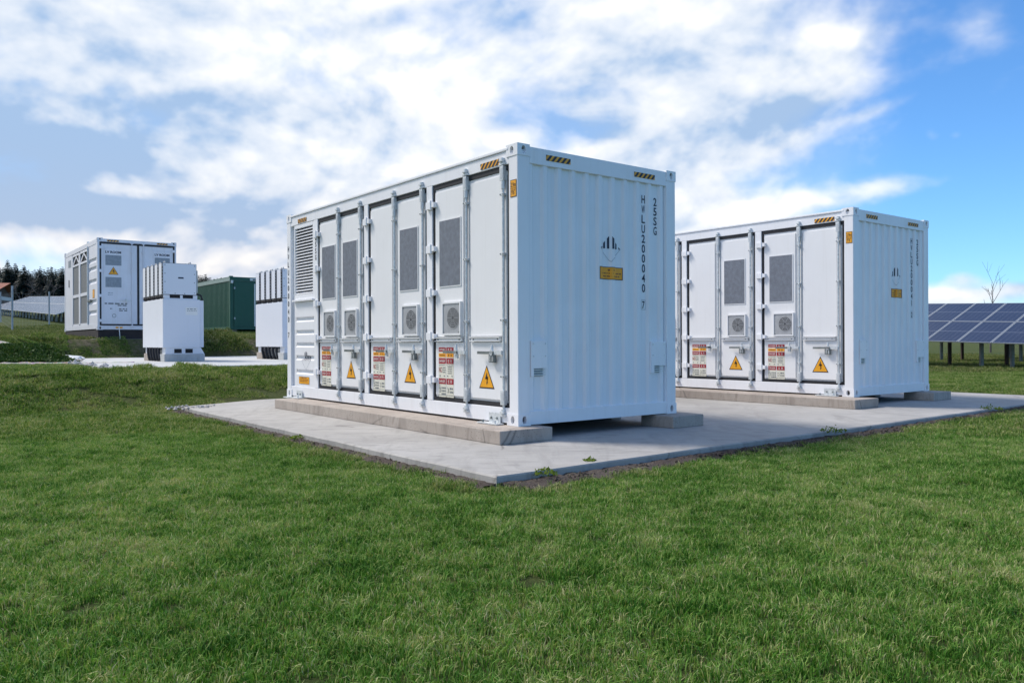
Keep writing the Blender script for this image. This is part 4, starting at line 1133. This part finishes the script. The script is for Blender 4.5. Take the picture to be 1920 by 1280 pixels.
# ---------------------------------------------------------------- solar tables
def module_mesh(w=1.03, l=2.13):
    mb = MB(); f = .030
    mb.poly([(f, f, .030), (w - f, f, .030), (w - f, l - f, .030), (f, l - f, .030)], 'pv', [(0, 0), (1, 0), (1, 1), (0, 1)])
    for x0, x1, y0, y1 in ((0, w, 0, f), (0, w, l - f, l), (0, f, f, l - f), (w - f, w, f, l - f)): mb.box(x0, x1, y0, y1, 0, .035, 'alu')
    mb.poly([(0.001, 0.001, .002), (w - .001, .001, .002), (w - .001, l - .001, .002), (.001, l - .001, .002)], 'whitefilm')
    return mb.mesh('solar_module', recalc=False)
MOD = module_mesh()
def solar_table(label, org, ph, k0, k1, slope_t, tilt, posts, sgn=1, group='solar tables at the edge of the field', rows=2, post_h=None):
    """org: a point of the lower edge. The row runs along r, the modules climb along s"""
    r = Vector((math.sin(ph), -math.cos(ph), slope_t)) * sgn
    if sgn < 0: r.z = slope_t
    r.normalize()
    sh = Vector((math.cos(ph), math.sin(ph), 0)); s = sh * math.cos(tilt) + Vector((0, 0, math.sin(tilt)))
    if sgn < 0: r, = (r,)
    n = r.cross(s).normalized()
    if n.z < 0: n = -n
    s = n.cross(r).normalized() if (n.cross(r)).dot(sh) > 0 else r.cross(n).normalized()
    org = Vector(org)
    gz = float(terrain(org.x, org.y))
    t = thing('solar_table', label, 'solar panels', (org.x, org.y, gz), 0, group)
    base = Vector((0, 0, org.z - gz))
    for k in range(k0, k1):
        for j in range(rows):
            o = link('solar_module', MOD, t)
            p = base + r * (k * 1.05) + s * (j * 2.15)
            # keep a right-handed frame so that the glass looks up
            ex = r if r.cross(s).dot(n) > 0 else -r
            if ex is not r and (ex - r).length > 1e-6: p = p + r * 1.03
            o.matrix_local = Matrix(((ex.x, s.x, n.x, p.x), (ex.y, s.y, n.y, p.y), (ex.z, s.z, n.z, p.z), (0, 0, 0, 1)))
    for q in (.9, 3.3):
        mb = MB(); a = base + r * (k0 * 1.05) + s * q - n * .05; b = base + r * (k1 * 1.05) + s * q - n * .05
        mb.cyl(a, b, .04, 'rail', n=6); mb.build('purlin', t)
    for k in posts:
        for q, mm in ((1.0, 'rail'), (3.2, 'timber')):
            top = base + r * (k * 1.05) + s * q - n * .06
            g = float(terrain(org.x + top.x, org.y + top.y)) - gz - .2
            mb = MB(); w = .05
            mb.box(top.x - w, top.x + w, top.y - w, top.y + w, g, top.z, mm); mb.build('post', t)
    return t
PH = 0.6723
S_H = Vector((math.cos(PH), math.sin(PH), 0))
o0 = Vector((15.01, 27.204, CAM_Z - 0.093))
solar_table('dark blue solar table standing right of the second container', o0, PH, -5, 6, -0.0318, 0.335, (-4.2, -1.5, .35, 1.25, 3.2, 5.2))
o1 = o0 + S_H * 7.5; o2 = o0 + S_H * 15
solar_table('solar table hidden behind the first row, only its posts showing below', (o1.x, o1.y, o0.z - .02), PH, -5, 12, -0.02, 0.335, (-4, -1, 1.5, 3.4, 6, 8, 10))
solar_table('farthest solar table on the right, posts just showing in the grass', (o2.x, o2.y, o0.z - .02), PH, -5, 16, -0.015, 0.335, (-4, 0, 3, 6, 9, 12, 15))
solar_table('long pale solar table shining in grazing light on the left hillside', (-31.2, 55.2, CAM_Z + 1.93), TH, 0, 44, 0.045, 0.335, range(0, 45, 2), -1, 'solar tables on the left hillside')

# ---------------------------------------------------------------- wire fence on the left
def fence():
    P = [(-34.2, 54.0), (-22.9, 37.0), (-27.8, 48.5)]
    t = thing('wire_fence', 'thin wire mesh fence on tall grey posts in front of the hillside solar table', 'fence', (-22.9, 37.0, 0))
    o = Vector((-22.9, 37.0, 0)); tops = []
    for (x, y), h in zip(P, (2.0, 2.05, 2.0)):
        z = float(terrain(x, y)); mb = MB(); mb.cyl((x - o.x, y - o.y, z - .1), (x - o.x, y - o.y, z + h), .045, 'postgrey', n=8); mb.cyl((x - o.x, y - o.y, z + h), (x - o.x, y - o.y, z + h + .03), .05, 'postgrey', n=8)
        mb.build('post', t); tops.append(Vector((x, y, z)))
    mb = MB()
    for a, b in ((1, 0), (1, 2)):
        A_, B_ = tops[a] - Vector((o.x, o.y, 0)), tops[b] - Vector((o.x, o.y, 0)); L = (B_ - A_).length
        for k in range(9): mb.cyl(A_ + Vector((0, 0, .1 + k * .21)), B_ + Vector((0, 0, .1 + k * .21)), .0017, 'postgrey', n=3, caps=False)
        n = int(L / .9)
        for k in range(1, n): q = A_.lerp(B_, k / n); mb.cyl(q + Vector((0, 0, .05)), q + Vector((0, 0, 1.8)), .0017, 'postgrey', n=3, caps=False)
    w = mb.build('wire_mesh', t, recalc=False); w['kind'] = 'stuff'
fence()

# ---------------------------------------------------------------- house and forest far behind
def house():
    x, y = -75.7, 112.0; g = float(terrain(x, y)) - .35
    t = thing('house', 'small house with red tiled roof at the edge of the forest', 'house', (x, y, g), 0.25)
    W, D, H = 9.0, 7.0, 2.5
    mb = MB(); mb.box(-W / 2, W / 2, -D / 2, D / 2, 0, H, 'plaster'); mb.box(W / 2 - 2.2, W / 2 + .02, -D / 2 - .02, D / 2, .0, H - .5, 'timber'); mb.build('wall', t)
    mb = MB(); e = .6
    R = [(-W / 2 - e, 0, H + 1.9), (W / 2 + 1.0, 0, H + 1.9)]; q = W / 2 - .4
    for s in (-1, 1): mb.poly([(-W / 2 - e, s * (D / 2 + e), H - .1), (q, s * (D / 2 + e), H - .1), R[1], R[0]], 'rooftile')
    mb.poly([(W / 2 - .01, -D / 2, H - .1), (W / 2 - .01, D / 2, H - .1), (W / 2 - .01, 0, H + 1.75)], 'timber'); rf = mb.build('roof', t, recalc=False)
    mb = MB(); mb.box(-W / 2 - e, W / 2 - .6, -D / 2 - e - .05, -D / 2 - e + .1, H - .38, H - .12, 'whitefilm'); mb.build('eave_board', rf)
    for k in range(6):
        mb = MB(); mb.box(-W / 2 + .6 + k * 1.4, -W / 2 + 1.5 + k * 1.4, -D / 2 - .04, -D / 2 - .022, 1.0, 2.2, 'whitefilm'); w = mb.build('window', t)
        mb = MB(); mb.box(-W / 2 + .7 + k * 1.4, -W / 2 + 1.4 + k * 1.4, -D / 2 - .06, -D / 2 - .041, 1.1, 2.1, 'glass'); mb.build('pane', w)
house()

def tri_mesh(name, V, T, tint, m):
    me = bpy.data.meshes.new(name)
    me.from_pydata(V.tolist(), [], T.tolist()); me.materials.append(M[m])
    a = me.attributes.new('tint', 'FLOAT', 'POINT'); a.data.foreach_set('value', np.asarray(tint, np.float32)); me.update()
    return me
def conifer_crown(seed, H=12.0, R=2.1, bare=0.08):
    rs = np.random.RandomState(seed); V = []; T = []; tint = []
    z = H * bare
    while z < H * 0.985:
        f = (z / H - bare) / (1 - bare); r = 1.55 * R * (1 - f) ** 0.75 * rs.uniform(.75, 1.1) + .10
        nb = max(5, int(11 * (1 - f) + 5)); a0 = rs.rand() * 6.28
        for i in range(nb):
            a = a0 + 6.283 * i / nb + rs.normal(0, .18); L = r * rs.uniform(.55, 1.15); dr = L * rs.uniform(.15, .42); tb = rs.rand() * .8
            d = np.array([math.cos(a), math.sin(a), 0]); s = np.array([-d[1], d[0], 0])
            for q in range(4):
                c0 = d * (L * (.12 + .2 * q)) + [0, 0, z - dr * (.1 + .22 * q)]; c1 = d * (L * (.42 + .2 * q)) + [0, 0, z - dr * (.35 + .25 * q) + rs.normal(0, .06)]
                w = L * .22 * (1.2 - .2 * q) * rs.uniform(.7, 1.3)
                b = len(V); V += [c0, c1 + s * w + [0, 0, -.12], c1 - s * w + [0, 0, -.12 * rs.rand()], c1 + d * w * .8]
                T += [(b, b + 1, b + 3), (b, b + 3, b + 2)]; tint += [tb * .6, tb, tb, min(1, tb + .25)]
        z += rs.uniform(.30, .50) * H / 12
    return tri_mesh('crown', np.array(V, float), np.array(T), tint, 'conifer')
def bare_crown(seed, H, spread=.55, levels=5, r0=.06, m='twig', up=.8):
    rnd = random.Random(seed); mb = MB()
    def grow(p, d, L, r, lv):
        q = p + d * L; mb.cyl(p, q, r, m, r * .68, n=4 if lv > 1 else 3, caps=False)
        if lv == 0: return
        for k in range(rnd.choice((2, 3, 3))):
            nd = (d + Vector((rnd.gauss(0, spread), rnd.gauss(0, spread), rnd.gauss(.1, spread * .5)))).normalized()
            grow(q if k else p.lerp(q, rnd.uniform(.6, 1)), nd, L * rnd.uniform(.60, .85), r * .62, lv - 1)
    grow(Vector((0, 0, 0)), Vector((0, 0, 1)), H * .26, r0, levels)
    return mb.mesh('crown', recalc=False)
def trunk_mesh(H, r):
    mb = MB(); mb.cyl((0, 0, -.3), (0, 0, H * .5), r, 'bark', r * .55, n=7, caps=False); mb.cyl((0, 0, H * .5), (0, 0, H * .97), r * .55, 'bark', .02, n=6, caps=False)
    return mb.mesh('trunk', recalc=False)
CONES = [conifer_crown(s, 12.0, r, b) for s, r, b in ((1, 2.0, .08), (2, 2.5, .10), (3, 1.7, .05), (4, 2.8, .14))]
CTRUNK = trunk_mesh(12.0, .19)
def forest():
    rnd = random.Random(9)
    def top_at(px):
        K = [(-80, 490), (-30, 500), (0, 496), (8, 500), (15, 486), (22, 496), (29, 489), (36, 502), (45, 496), (57, 506), (66, 503), (76, 499), (85, 501), (97, 497), (108, 500), (118, 499), (180, 500), (300, 508), (360, 510), (376, 516), (384, 513), (398, 518), (430, 523), (480, 530), (560, 540)]
        for (a, b), (c, d) in zip(K[:-1], K[1:]):
            if a <= px <= c: return b + (d - b) * (px - a) / (c - a)
        return 520
    spots = []
    for px in (15, 29, 45, 76, 97, 118, 376, 385): spots.append((px, 150 + rnd.uniform(-3, 3), 0))
    px = -80
    while px < 480: spots.append((px, 156 + rnd.uniform(-4, 5), rnd.uniform(0, 6))); px += rnd.uniform(5, 8)
    px = -90
    while px < 500: spots.append((px, 168 + rnd.uniform(-4, 5), rnd.uniform(0, 5))); px += rnd.uniform(6, 9)
    named = {0: 'tallest broad dark conifer at the left end of the forest edge', 1: 'slim pointed dark conifer just right of the tallest one'}
    for i, (px, d, dy) in enumerate(spots):
        a = (px - 960) / 1513.65; x = a * d; g = float(terrain(x, d))
        ty = top_at(px) + dy; H = (643.3 - ty) / 1513.65 * d + CAM_Z - g
        s = H / 12.0; k = (1 if i == 0 else 2 if i == 1 else rnd.randrange(4))
        t = thing('conifer', named.get(i, 'dark conifer in the forest edge on the hill behind'), 'tree', (x, d, g), rnd.uniform(0, 6.28), 'conifers of the forest edge')
        if i not in named: pass
        w = rnd.uniform(.85, 1.15)
        t.scale = (s * w, s * w, s)
        link('crown', CONES[k], t); link('trunk', CTRUNK, t)
    BR = [bare_crown(31 + k, 7.5, .5, 5, .11) for k in range(2)]
    BT = trunk_mesh(1.5, .12)
    for i, (px, d, h) in enumerate(((40, 140, 1.0), (56, 141, .8), (84, 139, 1.15), (98, 140, 1.05), (70, 143, .8), (5, 142, .9))):
        x = (px - 960) / 1513.65 * d; g = float(terrain(x, d))
        t = thing('bare_tree', ('third', 'fourth', 'second rightmost', 'rightmost', 'fifth', 'leftmost')[i] + ' leafless grey brown tree in front of the dark conifers', 'tree', (x, d, g), i * 1.3, 'leafless trees at the forest edge')
        t.scale = (h * 1.15, h * 1.15, h)
        link('crown', BR[i % 2], t); link('trunk', BT, t)
forest()
def lone_tree():
    d = 62.0; x = (1857 - 960) / 1513.65 * d; g = float(terrain(x, d))
    H = ((643 - 497) / 1513.65 * d + CAM_Z - g) * 0.80
    t = thing('bare_tree', 'single leafless tree rising behind the dark blue solar table', 'tree', (x, d, g), 0)
    mb = MB(); rnd = random.Random(5)
    mb.cyl((0, 0, -.2), (.05, 0, H * .48), .075, 'twig', .045, n=6, caps=False); mb.build('trunk', t, recalc=False)
    mb = MB()
    def grow(p, dr, L, r, lv):
        q = p + dr * L; mb.cyl(p, q, r, 'twig', r * .7, n=4, caps=False)
        if lv == 0: return
        for k in range(rnd.choice((2, 2, 3))):
            nd = (dr + Vector((rnd.gauss(0, .38), rnd.gauss(0, .38), rnd.gauss(.05, .15)))).normalized(); grow(p.lerp(q, rnd.uniform(.55, 1)), nd, L * rnd.uniform(.55, .8), r * .65, lv - 1)
    p0 = Vector((.05, 0, H * .48))
    grow(p0, Vector((.12, 0, 1)).normalized(), H * .26, .032, 3); grow(p0 + Vector((.12, 0, H * .2)), Vector((.10, .1, 1)).normalized(), H * .27, .018, 2)
    for vx, vy, vz, L in ((-.75, .1, .65, .20), (.6, .3, .7, .17), (-.45, -.3, .8, .18), (-.85, 0, .35, .14), (.85, -.2, .45, .14)):
        grow(p0 - Vector((0, 0, rnd.uniform(0, .5))), Vector((vx, vy, vz)).normalized(), H * L * .9, .020, 3)
    mb.build('crown', t, recalc=False)
lone_tree()

# ---------------------------------------------------------------- soil along the pad, rubble, sheeting, gravel, shrubs, weeds
def strip(name, pts, width, height, m, seed, kind='structure', seg=.12):
    """a low uneven ridge of loose material along a line of world points"""
    rs = np.random.RandomState(seed); P = []
    for a, b in zip(pts[:-1], pts[1:]):
        a, b = np.array(a, float), np.array(b, float); n = max(1, int(np.linalg.norm(b - a) / seg))
        for k in range(n): P.append(a + (b - a) * k / n)
    P.append(np.array(pts[-1], float)); P = np.array(P)
    T = np.gradient(P, axis=0); T /= np.linalg.norm(T, axis=1)[:, None]; Nn = np.stack([T[:, 1], -T[:, 0]], 1)
    C = 9; V = []; n = len(P)
    wv = width * (0.7 + 0.6 * np.interp(np.arange(n), np.arange(0, n + 6, 6), rs.rand(len(np.arange(0, n + 6, 6)))))
    for i in range(n):
        for j in range(C):
            s = j / (C - 1); q = P[i] + Nn[i] * (s * wv[i] - .02)
            z = float(ground_z(q[0], q[1])) + (height * math.sin(PI * min(1, s * .95 + .25)) * rs.uniform(.45, 1.2) if j < C - 1 else -.03)
            V.append((q[0] + rs.normal(0, .008), q[1] + rs.normal(0, .008), z))
    F = [(i * C + j, i * C + j + 1, (i + 1) * C + j + 1, (i + 1) * C + j) for i in range(n - 1) for j in range(C - 1)]
    me = bpy.data.meshes.new(name); me.from_pydata(V, [], F); me.materials.append(M[m]); me.polygons.foreach_set('use_smooth', [True] * len(F)); me.update()
    o = link(name, me); o['kind'] = kind
    return o
PW = [tuple(wp(u, v)[:2]) for u, v in PAD]
strip('soil_strip', [PW[8], PW[0]], .22, .026, 'soil', 3, seg=.05)
strip('soil_strip', [PW[0], PW[1], PW[2], PW[3], PW[4]], .30, .030, 'soil', 5, seg=.05)
def rocks(name, spots, m, seed, kind='stuff'):
    rs = np.random.RandomState(seed); V = []; F = []
    for x, y, z, r in spots:
        b = len(V); k = rs.uniform(.6, 1.3, (6,))
        base = np.array([(1, 0, 0), (0, 1, 0), (-1, 0, 0), (0, -1, 0), (0, 0, 1), (0, 0, -1)]) * (r * k)[:, None] * [1, 1, .7]
        an = rs.rand() * 6.28; c, s = math.cos(an), math.sin(an)
        for p in base: V.append((x + p[0] * c - p[1] * s, y + p[0] * s + p[1] * c, z + p[2] + rs.normal(0, r * .1)))
        F += [tuple(b + i for i in f) for f in ((0, 1, 4), (1, 2, 4), (2, 3, 4), (3, 0, 4), (1, 0, 5), (2, 1, 5), (3, 2, 5), (0, 3, 5))]
    me = bpy.data.meshes.new(name); me.from_pydata(V, [], F); me.materials.append(M[m]); me.update()
    o = link(name, me); o['kind'] = kind
    return o
def along(a, b, n, off, spread, r0, r1, seed, dz=0.0):
    rs = np.random.RandomState(seed); a, b = np.array(a), np.array(b); t = (b - a) / np.linalg.norm(b - a); nn = np.array([t[1], -t[0]]); out = []
    for _ in range(n):
        q = a + (b - a) * rs.rand() + nn * (off + abs(rs.normal(0, spread))); out.append((q[0], q[1], float(ground_z(q[0], q[1])) + dz + rs.uniform(0, .03), rs.uniform(r0, r1) * rs.uniform(.5, 1)))
    return out
rocks('soil_clods', along(PW[0], PW[1], 500, .05, .09, .006, .020, 1) + along(PW[1], PW[2], 900, .05, .10, .007, .030, 2) + along(PW[2], PW[3], 900, .05, .09, .006, .026, 3) + along(PW[8], PW[0], 700, .03, .08, .005, .016, 4), 'soil', 5)
rocks('broken_concrete', along(PW[8], PW[0], 26, .02, .06, .015, .04, 14)[:0] + [(PW[8][0] + random.uniform(-.15, .5), PW[8][1] + random.uniform(-.35, .1), .06 + random.uniform(0, .03), random.uniform(.012, .036)) for _ in range(60)], 'stone', 6)
P2 = [tuple(wp(u, v)[:2]) for u, v in PAD2]
rocks('broken_concrete', [(P2[5][0] + (P2[4][0] - P2[5][0]) * (k / 70) + random.uniform(-.5, .25), P2[5][1] + (P2[4][1] - P2[5][1]) * (k / 70) + random.uniform(-.3, .3), .60 + random.uniform(0, .08), random.uniform(.03, .09)) for k in range(70)]
      + [(P2[0][0] + (P2[5][0] - P2[0][0]) * (k / 60) + random.uniform(-.25, .12), P2[0][1] + (P2[5][1] - P2[0][1]) * (k / 60), .60 + random.uniform(0, .05), random.uniform(.03, .08)) for k in range(60)], 'stone', 8)
def white_sheet():
    rs = np.random.RandomState(3); nx, ny = 16, 7; a = Vector((*wp(-1.62, 16.6)[:2], 0)); b = Vector((*wp(-.85, 20.4)[:2], 0)); V = []; F = []
    for j in range(ny):
        for i in range(nx):
            p = a.lerp(b, i / (nx - 1)); t = (b - a).normalized(); n = Vector((t.y, -t.x, 0)); p = p - n * ((j / (ny - 1) - .5) * .8 + rs.normal(0, .05))
            e = 1 - abs(j / (ny - 1) - .5) * 2; V.append((p.x, p.y, .655 + max(0, e) * .05 + rs.uniform(0, .06) * (e > .05)))
    F = [(j * nx + i, j * nx + i + 1, (j + 1) * nx + i + 1, (j + 1) * nx + i) for j in range(ny - 1) for i in range(nx - 1)]
    me = bpy.data.meshes.new('plastic_sheet'); me.from_pydata(V, [], F); me.materials.append(M['sheet']); me.update()
    md = link('plastic_sheet', me); s = md.modifiers.new('thickness', 'SOLIDIFY'); s.thickness = .01
    tag(md, 'crumpled white sheeting along the left edge of the upper pad', 'sheeting')
white_sheet()
strip('gravel_kerb', [(-14.5, 17.6), (-12.0, 17.75), (-9.9, 18.15), (-8.7, 18.6)], .28, .05, 'gravel', 7)
strip('gravel_path', [tuple(wp(6.6, 33.2)[:2]), tuple(wp(12.5, 33.0)[:2])], 1.1, .06, 'gravel', 9, seg=.3)
strip('gravel_terrace', [(-26, 22.4), (-16, 22.2), (-13.6, 22.0), (-12.5, 21.2)], 1.9, .03, 'gravel', 10, seg=.25)
def leaf_cloud(n, sampler, size, seed, m, name):
    rs = np.random.RandomState(seed); c = sampler(n, rs)
    d1 = rs.normal(size=(n, 3)); d1 /= np.linalg.norm(d1, axis=1)[:, None]; d2 = rs.normal(size=(n, 3)); d2 -= d1 * (d1 * d2).sum(1)[:, None]; d2 /= np.linalg.norm(d2, axis=1)[:, None]
    s = size * rs.uniform(.5, 1.4, (n, 1)); V = np.stack([c - d2 * s * .4, c + d1 * s, c + d2 * s * .4, c - d1 * s * .3], 1).reshape(-1, 3)
    b = np.arange(n)[:, None] * 4; T = np.concatenate([b + [[0, 1, 2]], b + [[0, 2, 3]]])
    return tri_mesh(name, V, T, np.repeat(rs.rand(n), 4), m)
def bank_cover():
    def samp(n, rs):
        x = rs.uniform(-16.5, -9.2, n * 3); y = rs.uniform(18.1, 19.6, n * 3)
        u = CT * (x - A0[0]) + ST * (y - A0[1]); lump = np.sin(x * 2.1) * np.sin(y * 2.7 + x) * .5 + .5
        keep = (u < -1.65) & (rs.rand(n * 3) < .35 + .65 * lump) ; x, y, lump = x[keep][:n], y[keep][:n], lump[keep][:n]
        while len(x) < n: x = np.append(x, x)[:n]; y = np.append(y, y)[:n]; lump = np.append(lump, lump)[:n]
        z = terrain(x, y) + rs.rand(n) ** .7 * (.05 + .10 * lump) * np.clip((19.9 - y) / 1.0, .15, 1)
        return np.stack([x, y, z], 1)
    o = link('ground_cover', leaf_cloud(42000, samp, .055, 2, 'shrub', 'ground_cover')); o['kind'] = 'stuff'
bank_cover()
def weed(label, u, v, z, r, n, seed):
    p = wp(u, v)
    def samp(k, rs):
        a = rs.rand(k) * 6.28; q = np.sqrt(rs.rand(k)) * r
        return np.stack([q * np.cos(a), q * np.sin(a), rs.rand(k) * r * .5 * (1.2 - q / r)], 1)
    o = link('weed', leaf_cloud(n, samp, .022, seed, 'weed', 'weed')); o.location = (p[0], p[1], z); tag(o, label, 'weed', 'weeds at the pad edge')
weed('small bright yellow green weed on the pad edge below the ribbed end', -.42, -1.50, .075, .055, 60, 1)
weed('flat spreading weed at the front corner of the pad', -1.05, -1.66, .05, .10, 110, 2)
weed('weed tuft at the left pad edge below the door side', -1.52, 1.98, .03, .09, 90, 3)
weed('low weed tuft on the pad edge in front of the second container', 3.2, -1.58, .07, .14, 120, 4)
weed('dark grassy tuft on the pad edge at the far right', 7.6, -1.46, .07, .16, 120, 5)

# ---------------------------------------------------------------- lawn: tufts of real blades, set out over the ground
def blade_patch(size, count, hmin, hmax, width, seed, dead=.10, m='grass'):
    rs = np.random.RandomState(seed); n = count
    nc = max(4, int(count / 14)); cx = rs.uniform(-.5, .5, (nc, 2)) * size; cl = rs.normal(0, .42, (nc, 2)); ct = rs.rand(nc); chh = rs.uniform(.45, 1.5, nc)
    ci = rs.randint(0, nc, n); loose = rs.rand(n) < .28
    p = np.where(loose[:, None], rs.uniform(-.5, .5, (n, 2)) * size, cx[ci] + rs.normal(0, size * .018 + .006, (n, 2)))
    h = rs.uniform(hmin, hmax, n) * np.where(loose, rs.uniform(.4, 1.0, n), chh[ci]); a = rs.rand(n) * 6.283
    lean = cl[ci] * .8 + rs.normal(0, .38, (n, 2)); w = width * rs.uniform(.6, 1.25, n)
    sx, sy = np.cos(a) * w / 2, np.sin(a) * w / 2
    b = np.stack([p[:, 0], p[:, 1], np.full(n, -.008)], 1)
    mid = np.stack([p[:, 0] + lean[:, 0] * h * .35, p[:, 1] + lean[:, 1] * h * .35, h * .58], 1)
    tip = np.stack([p[:, 0] + lean[:, 0] * h * 1.0, p[:, 1] + lean[:, 1] * h * 1.0, h * np.clip(1 - .28 * (lean ** 2).sum(1), .35, 1)], 1)
    o = np.stack([sx, sy, np.zeros(n)], 1)
    V = np.stack([b - o, b + o, mid - o * .8, mid + o * .8, tip], 1).reshape(-1, 3)
    k = np.arange(n)[:, None] * 5
    T = np.concatenate([k + [[0, 1, 3]], k + [[0, 3, 2]], k + [[2, 3, 4]]])
    t = np.clip(.38 + (ct[ci] - .5) * .42 + rs.normal(0, .15, n), 0, .85); t = np.where(rs.rand(n) < dead, rs.uniform(.75, 1.0, n), t)
    return tri_mesh('grass_patch', V, T, np.repeat(t, 5), m)
def lawn():
    lib = bpy.data.collections.new('grass_patches')
    specs = [(.42, 3600, .015, .040, .0040, 6), (.22, 520, .014, .050, .0038, 3), (.85, 6200, .022, .056, .0066, 4), (1.7, 5600, .04, .10, .014, 3)]
    start = []; cnt = 0
    for si, (s, c, a, b, w, nv) in enumerate(specs):
        start.append(cnt)
        for k in range(nv):
            o = bpy.data.objects.new('grass_patch_%03d' % cnt, blade_patch(s, c, a, b, w, 50 + cnt, (.16, .30, .18, .18)[si], ('grass', 'grass_mid', 'grass_mid', 'grass_rough')[si])); lib.objects.link(o); cnt += 1
    rs = np.random.RandomState(1); pos = []; pick = []; scl = []
    def fill(step, d0, d1, si, x_margin):
        ys = np.arange(1.2, d1 + 1, step); xs = np.arange(-26, 30, step); X, Y = np.meshgrid(xs, ys); X = X.ravel() + rs.uniform(-.15, .15, X.size) * step; Y = Y.ravel() + rs.uniform(-.15, .15, Y.size) * step
        D = np.hypot(X, Y); k = (np.abs(X) < .72 * Y + x_margin) & (D >= d0) & (D < d1)
        return X[k], Y[k]
    def add(X, Y, si, jit=(.9, 1.15)):
        k = rs.rand(len(X)) > earth(X, Y) * 0.45; X, Y = X[k], Y[k]; n = len(X)
        if not n: return
        pos.append(np.stack([X, Y, ground_z(X, Y)], 1)); pick.append(start[si] + rs.randint(0, specs[si][5], n)); scl.append(rs.uniform(*jit, n))
    def sd(X, Y): return np.minimum(poly_sd(PADW, X, Y), poly_sd(PAD2W, X, Y))
    def keepout(X, Y):                                             # gravel, shrubs, plinths
        u = CT * (X - A0[0]) + ST * (Y - A0[1]); v = -ST * (X - A0[0]) + CT * (Y - A0[1])
        return ((X < -8.6) & (Y > 17.5) & (Y < 19.7) & (u < -1.6)) | ((X < -12.6) & (Y > 19.6) & (Y < 22.3)) | ((u > -.1) & (u < 2.8) & (v > 21.35) & (v < 27.8))
    X, Y = fill(.36, 0, 10.5, 0, 1.6); s = sd(X, Y)
    add(X[s > .42], Y[s > .42], 0)
    band = (s <= .42) & (s > -.2); bx, by = X[band], Y[band]
    for ox in (-.09, .09):
        for oy in (-.09, .09):
            x, y = bx + ox, by + oy; q = sd(x, y); k = q > .15 + .14 * rs.rand(len(x)) + .10 * np.sin(x * 3.1) * np.sin(y * 2.3); add(x[k], y[k], 1)
            k2 = (q > .04) & (q <= .15) & (rs.rand(len(x)) < .16); add(x[k2], y[k2], 1, (.6, .9))
    X, Y = fill(.72, 10.3, 28, 2, 2.5); s = sd(X, Y); k = (s > .5) & ~keepout(X, Y); add(X[k], Y[k], 2)
    band = (s <= .5) & (s > -.3)
    for ox in (-.27, -.09, .09, .27):
        for oy in (-.27, -.09, .09, .27):
            x, y = X[band] + ox, Y[band] + oy; q = sd(x, y); k = (q > .10 + .12 * rs.rand(len(x))) & ~keepout(x, y); add(x[k], y[k], 1)
    X, Y = fill(1.45, 27.5, 60, 3, 4); s = sd(X, Y); k = (s > 1.0) & ~keepout(X, Y); add(X[k], Y[k], 3)
    pos = np.concatenate(pos); pick = np.concatenate(pick); scl = np.concatenate(scl); n = len(pos)
    e = .1
    gx = (ground_z(pos[:, 0] + e, pos[:, 1]) - ground_z(pos[:, 0] - e, pos[:, 1])) / (2 * e); gy = (ground_z(pos[:, 0], pos[:, 1] + e) - ground_z(pos[:, 0], pos[:, 1] - e)) / (2 * e)
    rz = rs.rand(n) * 6.283; rot = np.zeros((n, 3))
    for i in range(n):
        up = Vector((-gx[i], -gy[i], 1)).normalized(); q = Vector((0, 0, 1)).rotation_difference(up).to_matrix() @ Matrix.Rotation(rz[i], 3, 'Z'); rot[i] = q.to_euler()
    me = bpy.data.meshes.new('lawn_grass'); me.from_pydata(pos.tolist(), [], [])
    at = me.attributes.new('pick', 'INT', 'POINT'); at.data.foreach_set('value', pick.astype(np.int32))
    at = me.attributes.new('scl', 'FLOAT', 'POINT'); at.data.foreach_set('value', scl.astype(np.float32))
    at = me.attributes.new('rot', 'FLOAT_VECTOR', 'POINT'); at.data.foreach_set('vector', rot.astype(np.float32).ravel())
    ob = link('lawn_grass', me); ob['kind'] = 'stuff'
    ng = bpy.data.node_groups.new('grass_scatter', 'GeometryNodeTree')
    ng.interface.new_socket('Geometry', in_out='INPUT', socket_type='NodeSocketGeometry'); ng.interface.new_socket('Geometry', in_out='OUTPUT', socket_type='NodeSocketGeometry')
    N, Lk = ng.nodes, ng.links
    gi, go = N.new('NodeGroupInput'), N.new('NodeGroupOutput')
    ci = N.new('GeometryNodeCollectionInfo'); ci.inputs['Collection'].default_value = lib; ci.inputs['Separate Children'].default_value = True; ci.inputs['Reset Children'].default_value = True
    ip = N.new('GeometryNodeInstanceOnPoints'); ip.inputs['Pick Instance'].default_value = True
    Lk.new(gi.outputs[0], ip.inputs['Points']); Lk.new(ci.outputs[0], ip.inputs['Instance'])
    def attr(nm, ty):
        a = N.new('GeometryNodeInputNamedAttribute'); a.data_type = ty; a.inputs['Name'].default_value = nm; return next(o for o in a.outputs if o.enabled and o.name == 'Attribute')
    Lk.new(attr('pick', 'INT'), ip.inputs['Instance Index']); Lk.new(attr('rot', 'FLOAT_VECTOR'), ip.inputs['Rotation']); Lk.new(attr('scl', 'FLOAT'), ip.inputs['Scale'])
    Lk.new(ip.outputs[0], go.inputs[0])
    md = ob.modifiers.new('blades', 'NODES'); md.node_group = ng
    print('grass tufts', n)
lawn()
